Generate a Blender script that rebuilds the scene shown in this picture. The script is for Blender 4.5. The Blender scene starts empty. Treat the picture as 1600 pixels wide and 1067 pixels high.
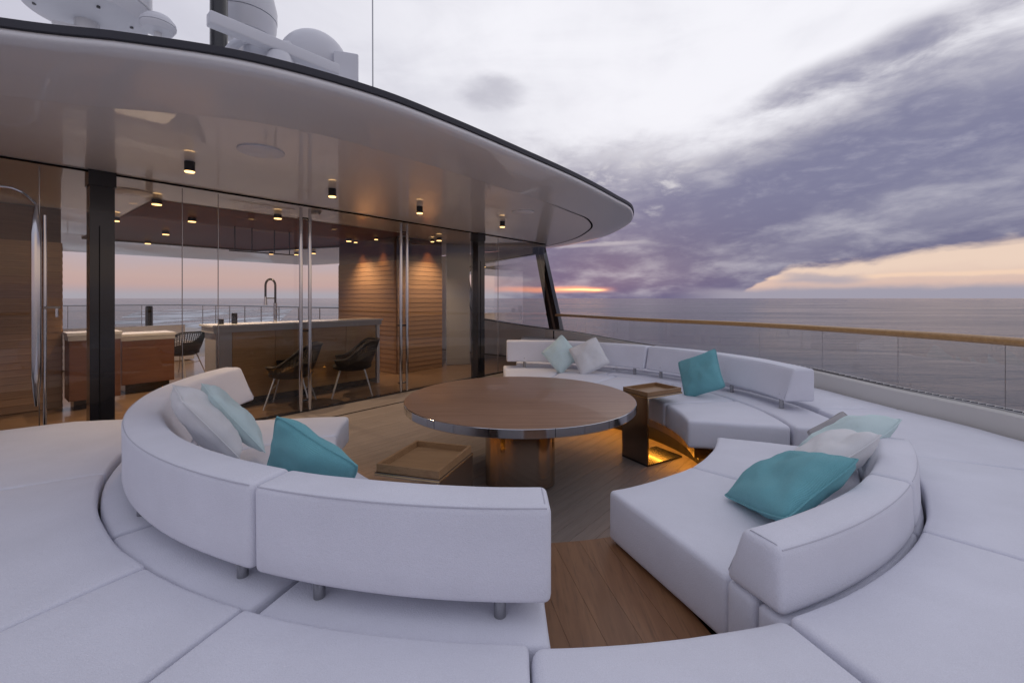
import bpy, math, random
from math import sin, cos, pi, radians as R, sqrt, atan2, hypot
from mathutils import Vector, Matrix, noise
random.seed(7)
scene = bpy.context.scene
COL = scene.collection

# ------------------------------------------------------------------ camera
FPX = 700.0
cd = bpy.data.cameras.new('camera'); cam = bpy.data.objects.new('camera', cd); COL.objects.link(cam)
cam.location = (0, 0, 1.4); cam.rotation_euler = (R(90), 0, 0)
cd.sensor_width = 36; cd.lens = 36 * FPX / 1600; cd.shift_y = -67.5 / 1600
cd.clip_start = .05; cd.clip_end = 90000
scene.camera = cam
scene.render.resolution_x, scene.render.resolution_y = 1024, 682
vs = scene.view_settings
vs.view_transform = 'Standard'; vs.look = 'None'; vs.exposure = 0.04; vs.gamma = 1.0; vs.use_curve_mapping = False
scene.cycles.max_bounces = 10; scene.cycles.transparent_max_bounces = 16
scene.cycles.glossy_bounces = 6; scene.cycles.diffuse_bounces = 5
scene.cycles.caustics_reflective = False; scene.cycles.caustics_refractive = False
scene.cycles.sample_clamp_indirect = 4

# ------------------------------------------------------------------ node helper
class S:
    """a socket with arithmetic"""
    def __init__(s, nt, sock): s.nt, s.k = nt, sock
    def _m(s, op, *a, clamp=False):
        n = s.nt.nodes.new('ShaderNodeMath'); n.operation = op; n.use_clamp = clamp
        for i, v in enumerate((s,) + a):
            if isinstance(v, S): s.nt.links.new(v.k, n.inputs[i])
            else: n.inputs[i].default_value = v
        return S(s.nt, n.outputs[0])
    def __add__(s, o): return s._m('ADD', o)
    def __sub__(s, o): return s._m('SUBTRACT', o)
    def __mul__(s, o): return s._m('MULTIPLY', o)
    def __truediv__(s, o): return s._m('DIVIDE', o)
    __radd__ = __add__; __rmul__ = __mul__
    def inv(s): return (s * -1.0) + 1.0
    def clamp(s): return s._m('ADD', 0.0, clamp=True)
    def max(s, o): return s._m('MAXIMUM', o)
    def smooth(s, a, b, x=0.0, y=1.0):
        n = s.nt.nodes.new('ShaderNodeMapRange'); n.interpolation_type = 'SMOOTHSTEP'
        s.nt.links.new(s.k, n.inputs[0])
        for i, v in enumerate((a, b, x, y)):
            if isinstance(v, S): s.nt.links.new(v.k, n.inputs[i + 1])
            else: n.inputs[i + 1].default_value = v
        return S(s.nt, n.outputs[0])
    def band(s, a, b, c, d): return s.smooth(a, b) * s.smooth(c, d, 1.0, 0.0)
def mixc(nt, f, a, b, blend='MIX'):
    n = nt.nodes.new('ShaderNodeMix'); n.data_type = 'RGBA'; n.blend_type = blend
    if isinstance(f, S): nt.links.new(f.k, n.inputs[0])
    else: n.inputs[0].default_value = f
    for i, v in ((6, a), (7, b)):
        if isinstance(v, S): nt.links.new(v.k, n.inputs[i])
        else: n.inputs[i].default_value = tuple(v) + (1,) * (4 - len(v))
    return S(nt, n.outputs[2])
def comb(nt, x, y, z):
    n = nt.nodes.new('ShaderNodeCombineXYZ')
    for i, v in enumerate((x, y, z)):
        if isinstance(v, S): nt.links.new(v.k, n.inputs[i])
        else: n.inputs[i].default_value = v
    return S(nt, n.outputs[0])
def noise_n(nt, vec, scale=1., detail=4., rough=.5, dist=0.):
    n = nt.nodes.new('ShaderNodeTexNoise'); nt.links.new(vec.k, n.inputs['Vector'])
    n.inputs['Scale'].default_value = scale; n.inputs['Detail'].default_value = detail
    n.inputs['Roughness'].default_value = rough; n.inputs['Distortion'].default_value = dist
    return S(nt, n.outputs[0])

# ------------------------------------------------------------------ sky
SUN_AZ, SUN_EL = R(11.5), R(2.0)
w = bpy.data.worlds.new('World'); scene.world = w; w.use_nodes = True
nt = w.node_tree; nt.nodes.clear()
wo = nt.nodes.new('ShaderNodeOutputWorld'); bg = nt.nodes.new('ShaderNodeBackground'); nt.links.new(bg.outputs[0], wo.inputs[0])
sk = nt.nodes.new('ShaderNodeTexSky'); sk.sky_type = 'NISHITA'; sk.sun_disc = False
sk.sun_elevation = SUN_EL; sk.sun_rotation = SUN_AZ; sk.air_density = 1.5; sk.dust_density = 2.0
tc = nt.nodes.new('ShaderNodeTexCoord'); sp = nt.nodes.new('ShaderNodeSeparateXYZ'); nt.links.new(tc.outputs['Generated'], sp.inputs[0])
dx, dy, dz = (S(nt, sp.outputs[i]) for i in range(3))
az = dx._m('ARCTAN2', dy) * (180 / pi)
el = dz._m('ARCSINE') * (180 / pi)
# cloud-plane coordinates: streaks converge towards the sunset
zc_ = dz.max(0.0) + .11
PX, PY = dx / zc_, dy / zc_
ca, sa = cos(R(6)), sin(R(6))
QX, QY = PX * ca - PY * sa, PX * sa + PY * ca
n1 = noise_n(nt, comb(nt, QX * .62, QY * .27, 3.3), 1.0, 8, .56, .15)
n2 = noise_n(nt, comb(nt, QX * 1.5, QY * .7, 8.1), 1.0, 7, .55, .2)
n3 = noise_n(nt, comb(nt, az * .045, el * .16, 5.7), 1.0, 7, .56, .5)
n4 = noise_n(nt, comb(nt, az * .17, el * .46, 2.2), 1.0, 7, .58, .25)
nn1, nn2, nn3, nn4 = ((n - .5) * 2.0 for n in (n1, n2, n3, n4))
# thin bright overcast above
hi = mixc(nt, (az + el * .4).smooth(-45, 14), (.57, .565, .66), (.885, .88, .935))
hi = mixc(nt, el.smooth(30, 60) * .7, hi, (.60, .605, .71))
hi = mixc(nt, (az._m('ABSOLUTE')).smooth(70, 130) * .8, hi, (.54, .55, .67))
hi = mixc(nt, (nn1 + nn2 * .5 + nn3 * .5).smooth(-.15, .8) * el.smooth(14, 26, .2, .6), hi, (.40, .40, .485))
sp1 = (((az + 2.6) / 4.2)._m('POWER', 2.0) + ((el - 24.6) / 1.9)._m('POWER', 2.0) + nn4 * 1.1 + nn2 * .8).smooth(-.2, 1.6, 1., 0.)
hi = mixc(nt, sp1 * .6, hi, (.40, .395, .47))
# lower sky at the left: lavender over a peach band
lowl = mixc(nt, (el + nn4 * 1.2).smooth(2.0, 6.0), (.58, .41, .385), (.45, .44, .54))
lowl = mixc(nt, el.smooth(.2, 1.6), (.43, .40, .45), lowl)
sky1 = mixc(nt, (el + nn3 * 3).smooth(5.5, 15.0), lowl, hi)
# peach gap low at the right
gap = mixc(nt, (el + nn4 * 1.0).smooth(1.2, 3.4), (.66, .48, .42), (.80, .62, .51))
gap = mixc(nt, (el + nn4 * .4).band(1.9, 2.2, 2.3, 2.6) * .6, gap, (.92, .66, .48))
sky2 = mixc(nt, az.smooth(16, 28) * (el + nn3).smooth(6.5, 11., 1., 0.), sky1, gap)
# the cloud bank: cover grows below a rising upper limit, thin at its edges, dark in its depth
U = az.smooth(22, 44) * 5.4 + 18.4 + az.smooth(60, 100) * 4.
L = (az + nn4 * 2.5 - el * .6).smooth(25.5, 30.) * 4.6 + az.smooth(31, 50) * 1.7 - 1.3
dep = (U - el) / 7.0
dep = dep._m('MINIMUM', 1.0) + nn1 * .85 + nn4 * .45 + nn2 * .40
dep = dep + (el - 14.5 - (az - 16.) * .30 + nn4 * 1.2).band(-2.2, -.2, .4, 2.2) * az.band(16, 24, 31, 40) * -.12
dep = dep + (el - 21.8 - (az - 33.) * .18 + nn4).band(-2.6, -.4, .6, 2.8) * az.smooth(25, 33) * .55
side_ = az.smooth(-20, -3) * az.smooth(95, 150, 1., 0.)
low_ = (el + nn4 * 1.1 + nn2 * .8 - L).smooth(-.45, .6)
cov = dep.smooth(-.22, .62) * side_ * low_
core_ = (dep + nn4 * .25).smooth(.15, 1.2)
bc = mixc(nt, core_, (.50, .49, .56), mixc(nt, el.smooth(1., 14.), (.128, .130, .232), (.200, .203, .318)))
bc = mixc(nt, (nn4 + nn2 * .8).smooth(.05, .75) * el.smooth(2., 10., .10, .6), bc, (.50, .49, .575))
bc = mixc(nt, n4.smooth(.47, .66) * (n2).smooth(.40, .56) * az.band(-2, 4, 18, 27) * el.band(8., 10.5, 15.5, 19) * .8, bc, (.74, .72, .74))
gp2 = el + nn4 * .7 - 6.7
bc = mixc(nt, gp2.band(-.4, 0., .1, .4) * az.band(3, 7, 13, 19) * .5, bc, (.58, .55, .59))
sky3 = mixc(nt, cov, sky2, bc)
# horizon haze bank at the right and a small cloud finger in the gap
sky3 = mixc(nt, ((az - 34.5) / 4.)._m('POWER', 2.).smooth(0., 1.4, 1., 0.) * (el + nn4 * .8 - 2.1).band(-.9, -.2, .1, .7) * .75, sky3, (.36, .345, .42))
sky3 = mixc(nt, (el + nn4 * .5).smooth(.7, 1.6, 1., 0.) * az.smooth(18, 28), sky3, (.34, .325, .40))
# the last of the sun under the cloud
st = (az + nn4 * 1.5).smooth(-14, 7) * az.smooth(9.6, 13.6, 1., 0.) * (el + nn4 * .30 + nn2 * .1).band(.55, 1.0, 1.12, 1.65)
st2 = az.smooth(-30, 5, .35, 1.) * az.smooth(6, 15, 1., 0.) * (el + nn4 * .6).band(.4, 1.0, 1.2, 2.6)
sky3 = mixc(nt, st2 * .2, sky3, (.48, .22, .25))
sky3 = mixc(nt, st * .9, sky3, (1.15, .42, .25))
core = az.band(4, 9.0, 10.6, 12.4) * (el + nn4 * .2).band(.85, 1.02, 1.08, 1.3)
sky3 = mixc(nt, core, sky3, (1.8, 1.05, .5))
# below the horizon: water grey (hidden by the sea)
sky3 = mixc(nt, el.smooth(-.6, -.1, 1., 0.), sky3, (.10, .10, .12))
base = mixc(nt, 1.0, S(nt, sk.outputs[0]), (.004, .004, .005), 'MULTIPLY')
fin = mixc(nt, 1.0, sky3, base, 'ADD')
nt.links.new(fin.k, bg.inputs[0]); bg.inputs[1].default_value = 1.0

sun_d = bpy.data.lights.new('sun', 'SUN'); sun = bpy.data.objects.new('sun', sun_d); COL.objects.link(sun)
sun_d.energy = .03; sun_d.angle = R(70); sun_d.color = (1, .62, .42)
sun.rotation_euler = (R(90) - R(6), 0, -SUN_AZ + pi)

# ------------------------------------------------------------------ materials
def mat(name, col=(.5, .5, .5), rough=.5, metal=0., spec=.5, coat=0., coat_rough=.05, emit=None, es=0.):
    m = bpy.data.materials.new(name); m.use_nodes = True
    b = m.node_tree.nodes['Principled BSDF']
    b.inputs['Base Color'].default_value = tuple(col) + (1,)
    b.inputs['Roughness'].default_value = rough; b.inputs['Metallic'].default_value = metal
    b.inputs['Specular IOR Level'].default_value = spec
    b.inputs['Coat Weight'].default_value = coat; b.inputs['Coat Roughness'].default_value = coat_rough
    if emit: b.inputs['Emission Color'].default_value = tuple(emit) + (1,); b.inputs['Emission Strength'].default_value = es
    return m
def pb(m): return m.node_tree.nodes['Principled BSDF']
def objco(nt, kind='Object'):
    n = nt.nodes.new('ShaderNodeTexCoord'); return S(nt, n.outputs[kind])
def mapping(nt, vec, scale=(1, 1, 1), rot=(0, 0, 0), loc=(0, 0, 0)):
    n = nt.nodes.new('ShaderNodeMapping'); nt.links.new(vec.k, n.inputs[0])
    n.inputs['Scale'].default_value = scale; n.inputs['Rotation'].default_value = rot; n.inputs['Location'].default_value = loc
    return S(nt, n.outputs[0])
def bump(m, h, strength=.3, dist=.01, prev=None):
    nt = m.node_tree; n = nt.nodes.new('ShaderNodeBump'); n.inputs['Strength'].default_value = strength; n.inputs['Distance'].default_value = dist
    nt.links.new(h.k, n.inputs['Height'])
    if prev: nt.links.new(prev.outputs[0], n.inputs['Normal'])
    nt.links.new(n.outputs[0], pb(m).inputs['Normal']); return n
def colour(m, s): m.node_tree.links.new(s.k, pb(m).inputs['Base Color'])
def wave_n(nt, vec, scale, axis='X', dist=0., detail=0.):
    n = nt.nodes.new('ShaderNodeTexWave'); n.bands_direction = axis; nt.links.new(vec.k, n.inputs[0])
    n.inputs['Scale'].default_value = scale; n.inputs['Distortion'].default_value = dist; n.inputs['Detail'].default_value = detail
    return S(nt, n.outputs[1])

def fabric(name, col, var=.06, weave=260., ws=.25, wrinkle=.12, knit=0.):
    m = mat(name, col, .92, spec=.15); nt = m.node_tree; v = objco(nt)
    big = noise_n(nt, v, 3.0, 4, .55)
    c2 = tuple(x * (1 - var * 2) for x in col)
    fine = noise_n(nt, v, 420, 2, .6)
    colour(m, mixc(nt, (big * .35 + fine * .65).smooth(.35, .68), c2, col))
    pb(m).inputs['Sheen Weight'].default_value = .15; pb(m).inputs['Sheen Roughness'].default_value = .5
    wr = noise_n(nt, mapping(nt, v, (1, 1, .6)), 5.0, 3, .5, .6)
    b1 = bump(m, wr, wrinkle, .03)
    if knit:
        k = wave_n(nt, v, knit, 'X', .6, 1.) + wave_n(nt, v, knit, 'Y', .6, 1.)
        b2 = bump(m, k, .5, .0035, b1)
    else:
        k = noise_n(nt, v, weave, 2, .7)
        b2 = bump(m, k, ws, .004, b1)
    return m
def wood(name, c1, c2, c3, grain=(1.2, 26, 26), rough=.42, coat=0., rot=(0, 0, 0), plank_var=.0):
    m = mat(name, c1, rough, coat=coat, spec=.4); nt = m.node_tree; v = objco(nt)
    g = mapping(nt, v, grain, rot)
    a = noise_n(nt, g, 1.0, 6, .6, .8); b = noise_n(nt, mapping(nt, v, tuple(x * 4 for x in grain), rot), 1.0, 3, .6)
    c = mixc(nt, a.smooth(.3, .7), c1, c2); c = mixc(nt, b.smooth(.5, .78) * .6, c, c3)
    oi = nt.nodes.new('ShaderNodeObjectInfo'); rnd = S(nt, oi.outputs['Random'])
    if plank_var:
        hs = nt.nodes.new('ShaderNodeHueSaturation'); nt.links.new(c.k, hs.inputs['Color'])
        nt.links.new((rnd * plank_var + (1 - plank_var / 2)).k, hs.inputs['Value']); c = S(nt, hs.outputs[0])
    colour(m, c); bump(m, b, .12, .002)
    return m
WHITE = fabric('white_upholstery', (.745, .75, .825), ws=.6, weave=190., wrinkle=.2)
WHITEP = fabric('white_pillow_cloth', (.76, .76, .77), wrinkle=.3)
TEAL = fabric('teal_knit', (.20, .52, .575), .12, wrinkle=.3, knit=95)
MINT = fabric('mint_cloth', (.74, .91, .91), .05, wrinkle=.3, knit=150)
GREYP = fabric('grey_pillow_cloth', (.42, .40, .41), .06, wrinkle=.3)
PIPING = mat('piping_thread', (.52, .52, .58), .9, spec=.1)
CHROME = mat('polished_steel', (.58, .58, .60), .12, 1.)
STEEL = mat('brushed_steel', (.36, .36, .37), .24, 1.)
BRONZE = mat('dark_bronze', (.30, .24, .20), .16, 1.)
GOLD = mat('bronze_edge', (.62, .44, .24), .2, 1.)
BLACK = mat('black_paint', (.012, .012, .016), .22, spec=.5, coat=.4)
DARK = mat('dark_gap', (.01, .01, .01), .8, spec=.1)
GEL = mat('white_gelcoat', (.72, .72, .73), .28, coat=.5)
LACQ = mat('ceiling_lacquer', (.86, .83, .81), .35, spec=.3, coat=.75, coat_rough=.03)
LACQ2 = mat('soffit_lacquer', (.86, .84, .83), .3, spec=.35, coat=.8, coat_rough=.025)
BULW = mat('bulwark_paint', (.60, .58, .55), .4, coat=.2)
RADW = mat('radome_white', (.70, .71, .75), .35)
STONE = mat('grey_stone', (.45, .43, .42), .3)
_n = STONE.node_tree; colour(STONE, mixc(_n, noise_n(_n, objco(_n), 5, 6, .65, 1.5).smooth(.35, .7), (.30, .28, .27), (.55, .53, .52))) if False else None
TOPST = mat('white_counter_stone', (.72, .71, .70), .18)
TEAK = wood('teak_rail', (.46, .27, .11), (.36, .20, .08), (.2, .10, .04), (3, 30, 30), .35, .3)
TABLE = wood('table_walnut', (.26, .145, .09), (.34, .20, .128), (.17, .09, .055), (1.0, 22, 22), .42, .10, (0, 0, R(4)))
AISLE = wood('aisle_teak', (.25, .125, .06), (.19, .09, .042), (.10, .05, .025), (20, 1.4, 20), .42, .05, plank_var=.2)
DECK = wood('terrace_teak', (.225, .188, .168), (.265, .225, .200), (.155, .128, .112), (1.5, 24, 24), .5, .0, (0, 0, 0), plank_var=.12)
INFL = wood('inner_floor_wood', (.17, .105, .065), (.21, .135, .085), (.10, .06, .04), (1.5, 24, 24), .3, .3, (0, 0, 0))
SLAT = wood('slat_oak', (.36, .215, .12), (.29, .17, .092), (.18, .10, .055), (1.2, 1.2, 40), .5, plank_var=.25)
CABW = wood('cabinet_walnut', (.17, .075, .042), (.13, .055, .032), (.08, .035, .02), (1.5, 1.5, 26), .4)
BARW = wood('bar_oak', (.52, .32, .155), (.44, .265, .12), (.28, .165, .075), (1.5, 1.5, 26), .45)
TRAYW = wood('tray_oak', (.30, .175, .085), (.25, .14, .065), (.15, .08, .04), (2, 26, 26), .45)
CEILW = mat('dark_gloss_ceiling', (.14, .056, .032), .35, spec=.012)
WICK = mat('dark_wicker', (.045, .036, .032), .55)
_n = WICK.node_tree; bump(WICK, wave_n(_n, objco(_n), 34, 'Z', 1.2, 2.) + wave_n(_n, objco(_n), 26, 'X', 1., 2.), .9, .012)
GLOW = mat('lamp_lens', (1, .8, .5), .5, emit=(1, .58, .22), es=3.2)
LED = mat('amber_led', (1, .6, .1), .5, emit=(1, .38, .04), es=22.)
LEGW = mat('pale_metal_leg', (.66, .64, .60), .3, .3)

def glassmat(name, tint, extra=1.0, rough=0.0):
    m = bpy.data.materials.new(name); m.use_nodes = True; nt = m.node_tree; nt.nodes.clear()
    o = nt.nodes.new('ShaderNodeOutputMaterial'); mx = nt.nodes.new('ShaderNodeMixShader')
    t = nt.nodes.new('ShaderNodeBsdfTransparent'); t.inputs[0].default_value = tuple(tint) + (1,)
    g = nt.nodes.new('ShaderNodeBsdfGlossy'); g.inputs['Roughness'].default_value = rough; g.inputs[0].default_value = (1, 1, 1, 1)
    lw = nt.nodes.new('ShaderNodeFresnel'); lw.inputs[0].default_value = 1.5
    f = (S(nt, lw.outputs[0]) * extra).clamp()
    nt.links.new(f.k, mx.inputs[0]); nt.links.new(t.outputs[0], mx.inputs[1]); nt.links.new(g.outputs[0], mx.inputs[2]); nt.links.new(mx.outputs[0], o.inputs[0])
    return m
GLASS = glassmat('window_glass', (.90, .90, .90), 1.1)
RGLASS = glassmat('railing_glass', (.90, .92, .925), 1.3)

# ------------------------------------------------------------------ mesh helpers
MW = {}
# The deckhouse, roof and inner deck are measured in ship units of U metres from the lowered well floor FZ.
U, FZ = 1.193, -.27
HOUSE = [False]
def XF(p):
    p = Vector(p)
    return Vector((U * p.x, U * p.y, FZ + U * p.z)) if HOUSE[0] else p
def parented(o, parent):
    COL.objects.link(o)
    if parent is not None: o.parent = parent
def thing(name, label, cat, loc=(0, 0, 0), rz=0., group=None):
    o = bpy.data.objects.new(name, None); COL.objects.link(o); o.empty_display_size = .1
    loc = XF(loc); o.location = loc; o.rotation_euler = (0, 0, rz); o['label'] = label; o['category'] = cat
    if group: o['group'] = group
    MW[o] = Matrix.Translation(loc) @ Matrix.Rotation(rz, 4, 'Z'); return o
def tag(o, label, cat, group=None):
    o['label'] = label; o['category'] = cat
    if group: o['group'] = group
    return o
def struct(o): o['kind'] = 'structure'; return o
def mk(name, V, F, m, parent=None, local=False, smooth=False, ang=40):
    """one mesh object; V in world coordinates unless local"""
    me = bpy.data.meshes.new(name)
    V = [Vector(v) * (U if HOUSE[0] else 1.) for v in V] if local else [XF(v) for v in V]
    M = MW.get(parent, Matrix.Identity(4))
    if local: MWo = M
    else:
        Mi = M.inverted(); V = [Mi @ v for v in V]; MWo = M
    if parent is None and not local:
        c = sum(V, Vector()) / max(1, len(V)); zmin = min(v.z for v in V); c.z = zmin
        V = [v - c for v in V]
    else: c = None
    me.from_pydata([tuple(v) for v in V], [], F); me.update()
    mats = m if isinstance(m, (list, tuple)) else [m]
    for mm in mats: me.materials.append(mm)
    if smooth:
        me.polygons.foreach_set('use_smooth', [True] * len(me.polygons))
        try: me.set_sharp_from_angle(angle=R(ang))
        except Exception: pass
    o = bpy.data.objects.new(name, me); parented(o, parent)
    if c is not None: o.location = c; MWo = Matrix.Translation(c)
    MW[o] = MWo
    return o
class MB:
    def __init__(s): s.v, s.f = [], []
    def add(s, V, F):
        n = len(s.v); s.v += [tuple(v) for v in V]; s.f += [tuple(i + n for i in f) for f in F]; return s
    def box(s, c, size, M=None):
        x, y, z = (k / 2 for k in size); V = [Vector((a * x, b * y, d * z)) for a in (-1, 1) for b in (-1, 1) for d in (-1, 1)]
        if M is not None: V = [M @ v for v in V]
        c = Vector(c); V = [v + c for v in V]
        return s.add(V, [(0, 1, 3, 2), (4, 6, 7, 5), (0, 4, 5, 1), (2, 3, 7, 6), (0, 2, 6, 4), (1, 5, 7, 3)])
    def tube(s, P, r, n=10, cap=True, closed=False):
        P = [Vector(p) for p in P]; V, F = [], []; rr = r if isinstance(r, (list, tuple)) else [r] * len(P)
        up0 = None
        for i, p in enumerate(P):
            if closed: t = P[(i + 1) % len(P)] - P[i - 1]
            else: t = P[min(i + 1, len(P) - 1)] - P[max(i - 1, 0)]
            t.normalize()
            if up0 is None:
                up = Vector((0, 0, 1)) if abs(t.z) < .9 else Vector((1, 0, 0))
            else: up = up0
            a = t.cross(up); a.normalize(); b = a.cross(t); b.normalize(); up0 = b
            for k in range(n):
                w = 2 * pi * k / n; V.append(p + (a * cos(w) + b * sin(w)) * rr[i])
        m = len(P)
        for i in range(m if closed else m - 1):
            for k in range(n):
                F.append((i * n + k, i * n + (k + 1) % n, ((i + 1) % m) * n + (k + 1) % n, ((i + 1) % m) * n + k))
        if cap and not closed: F.append(tuple(range(n))[::-1]); F.append(tuple((m - 1) * n + k for k in range(n)))
        return s.add(V, F)
    def lathe(s, prof, c=(0, 0, 0), n=40, M=None):
        V, F = [], []; m = len(prof)
        for (r, z) in prof:
            for k in range(n): w = 2 * pi * k / n; V.append(Vector((r * cos(w), r * sin(w), z)))
        for i in range(m - 1):
            for k in range(n): F.append((i * n + k, i * n + (k + 1) % n, (i + 1) * n + (k + 1) % n, (i + 1) * n + k))
        F.append(tuple(range(n))[::-1]); F.append(tuple((m - 1) * n + k for k in range(n)))
        if M is not None: V = [M @ v for v in V]
        c = Vector(c); return s.add([v + c for v in V], F)
    def prism(s, poly, z0, z1):
        n = len(poly); A = sum(poly[i][0] * poly[(i + 1) % n][1] - poly[(i + 1) % n][0] * poly[i][1] for i in range(n))
        if A < 0: poly = poly[::-1]
        V = [(x, y, z0) for x, y in poly] + [(x, y, z1) for x, y in poly]
        F = [tuple(range(n))[::-1], tuple(range(n, 2 * n))] + [(i, (i + 1) % n, n + (i + 1) % n, n + i) for i in range(n)]
        return s.add(V, F)
    def ring(s, c, prof, a0, a1, n=24):
        """closed profile [(r,z)] swept round centre c from a0 to a1 (degrees), capped"""
        m = len(prof); V, F = [], []
        for i in range(n + 1):
            t = R(a0 + (a1 - a0) * i / n)
            for (r, z) in prof: V.append((c[0] + r * cos(t), c[1] + r * sin(t), z))
        for i in range(n):
            for k in range(m): F.append((i * m + k, (i + 1) * m + k, (i + 1) * m + (k + 1) % m, i * m + (k + 1) % m))
        F.append(tuple(range(m))); F.append(tuple(n * m + k for k in range(m))[::-1])
        return s.add(V, F)
    def obj(s, name, m, parent=None, local=False, smooth=False, ang=40): return mk(name, s.v, s.f, m, parent, local, smooth, ang)

def samples(L, r, nseg, mid):
    a = [r * (1 - cos(pi / 2 * i / nseg)) for i in range(nseg + 1)] if r > 0 else [0]
    b = [r + (L - 2 * r) * i / mid for i in range(1, mid)]
    return a + b + [L - x for x in a[::-1]]
def rbox(L, W, H, r, mids=(12, 6, 3), fn=lambda p: p, puff=0., nz=.0, seed=0., ns=3, sidepuff=0.):
    """rounded box surface [0,L]x[0,W]x[0,H], bulged on top, mapped through fn; returns V, F"""
    xs, ys, zs = samples(L, r, ns, mids[0]), samples(W, r, ns, mids[1]), samples(H, r, ns, mids[2])
    idx, V, F = {}, [], []
    def vid(i, j, k):
        key = (i, j, k)
        if key in idx: return idx[key]
        p = Vector((xs[i], ys[j], zs[k])); q = Vector((min(max(p.x, r), L - r), min(max(p.y, r), W - r), min(max(p.z, r), H - r)))
        d = p - q
        if d.length > 1e-9: p = q + d.normalized() * r
        u, v = 2 * p.x / L - 1, 2 * p.y / W - 1; h = p.z / H
        p.z += puff * (1 - abs(u) ** 3) * (1 - abs(v) ** 2.4) * max(0, h) ** 2
        if sidepuff:
            g = 1 - (2 * h - 1) ** 2
            p.y += sidepuff * v * g * (1 - u ** 4); p.x += sidepuff * u * abs(u) * g * (1 - v ** 4)
        if nz:
            o = noise.noise_vector(Vector((p.x * 2.3 + seed, p.y * 2.3, p.z * 2.3))) * nz + noise.noise_vector(Vector((p.x * 7 + seed, p.y * 7, p.z * 7))) * nz * .3
            p += o * (.3 + .7 * min(1, h * 1.3))
        V.append(Vector(fn(p))); idx[key] = len(V) - 1; return len(V) - 1
    nx, ny, nzz = len(xs), len(ys), len(zs)
    for i in range(nx - 1):
        for j in range(ny - 1):
            F.append((vid(i, j, nzz - 1), vid(i + 1, j, nzz - 1), vid(i + 1, j + 1, nzz - 1), vid(i, j + 1, nzz - 1)))
            F.append((vid(i, j, 0), vid(i, j + 1, 0), vid(i + 1, j + 1, 0), vid(i + 1, j, 0)))
    for i in range(nx - 1):
        for k in range(nzz - 1):
            F.append((vid(i, 0, k), vid(i + 1, 0, k), vid(i + 1, 0, k + 1), vid(i, 0, k + 1)))
            F.append((vid(i, ny - 1, k), vid(i, ny - 1, k + 1), vid(i + 1, ny - 1, k + 1), vid(i + 1, ny - 1, k)))
    for j in range(ny - 1):
        for k in range(nzz - 1):
            F.append((vid(0, j, k), vid(0, j, k + 1), vid(0, j + 1, k + 1), vid(0, j + 1, k)))
            F.append((vid(nx - 1, j, k), vid(nx - 1, j + 1, k), vid(nx - 1, j + 1, k + 1), vid(nx - 1, j, k + 1)))
    return V, F
_seed = [0]
def arc_cushion(name, m, parent, c, r0, r1, a0, a1, z0, z1, rad=.035, puff=.015, nz=.006, rtop=None, rout=None, sidepuff=.0, rin=None):
    """cushion over an annular sector; rtop=(r0,r1) at the top for a wedge; rout(angle) overrides the outer radius"""
    if a1 < a0: a0, a1 = a1, a0
    rm = (r0 + r1) / 2; L = R(a1 - a0) * rm; H = z1 - z0
    if rout: Wd = sum(rout(a0 + (a1 - a0) * i / 8.) - r0 for i in range(9)) / 9
    else: Wd = r1 - r0
    _seed[0] += 13.7
    def fn(p):
        th = a0 + (a1 - a0) * p.x / L; t = R(th); h = p.z / H
        if rout: ra, rb = r0, rout(th)
        else: ra, rb = r0, r1
        if rin: ra = rin(th)
        if rtop: ra += (rtop[0] - r0) * h; rb += (rtop[1] - r1) * h
        d = Wd - p.y; e = min(.06, Wd / 3)   # y=0 is the outer side, so that faces wind outwards
        if d < e: rr = ra + d
        elif d > Wd - e: rr = rb - (Wd - d)
        else: rr = ra + e + (rb - ra - 2 * e) * (d - e) / (Wd - 2 * e)
        return (c[0] + rr * cos(t), c[1] + rr * sin(t), z0 + p.z)
    V, F = rbox(L, Wd, H, min(rad, H * .45), (max(6, int(L / .08)), max(4, int(Wd / .12)), 4), fn, puff, nz, _seed[0], sidepuff=sidepuff)
    return mk(name, V, F, m, parent, smooth=True, ang=80)
def arcpts(c, r, a0, a1, z, n=40): return [(c[0] + r * cos(R(a0 + (a1 - a0) * i / n)), c[1] + r * sin(R(a0 + (a1 - a0) * i / n)), z) for i in range(n + 1)]

# ------------------------------------------------------------------ ship frame: s along the glass wall, d out of it towards the bow
UX, UY = .634, .773; NX, NY = .773, -.634
def SD(s, d, z=None):
    x, y = -2.6 + UX * s + NX * d, 5.5 + UY * s + NY * d
    return (x, y) if z is None else (x, y, z)
ROTU = atan2(UY, UX)
MU = Matrix.Rotation(ROTU, 3, 'Z')
def catmull(P, n=8):
    out = []
    for i in range(len(P) - 1):
        p0, p1, p2, p3 = (Vector(P[max(0, min(len(P) - 1, i + k))]) for k in (-1, 0, 1, 2))
        for j in range(n):
            t = j / n
            out.append(.5 * ((2 * p1) + (p2 - p0) * t + (2 * p0 - 5 * p1 + 4 * p2 - p3) * t * t + (3 * p1 - p0 - 3 * p2 + p3) * t ** 3))
    out.append(Vector(P[-1])); return out
def offset(poly, dist):
    """open polyline moved to its left by dist"""
    out = []
    for i, p in enumerate(poly):
        a, b = poly[max(0, i - 1)], poly[min(len(poly) - 1, i + 1)]
        t = Vector((b[0] - a[0], b[1] - a[1])); t.normalize()
        out.append(Vector((p[0] - t.y * dist, p[1] + t.x * dist)))
    return out

# ================================================================== SETTING
SEA_Z = -9.0
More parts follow.
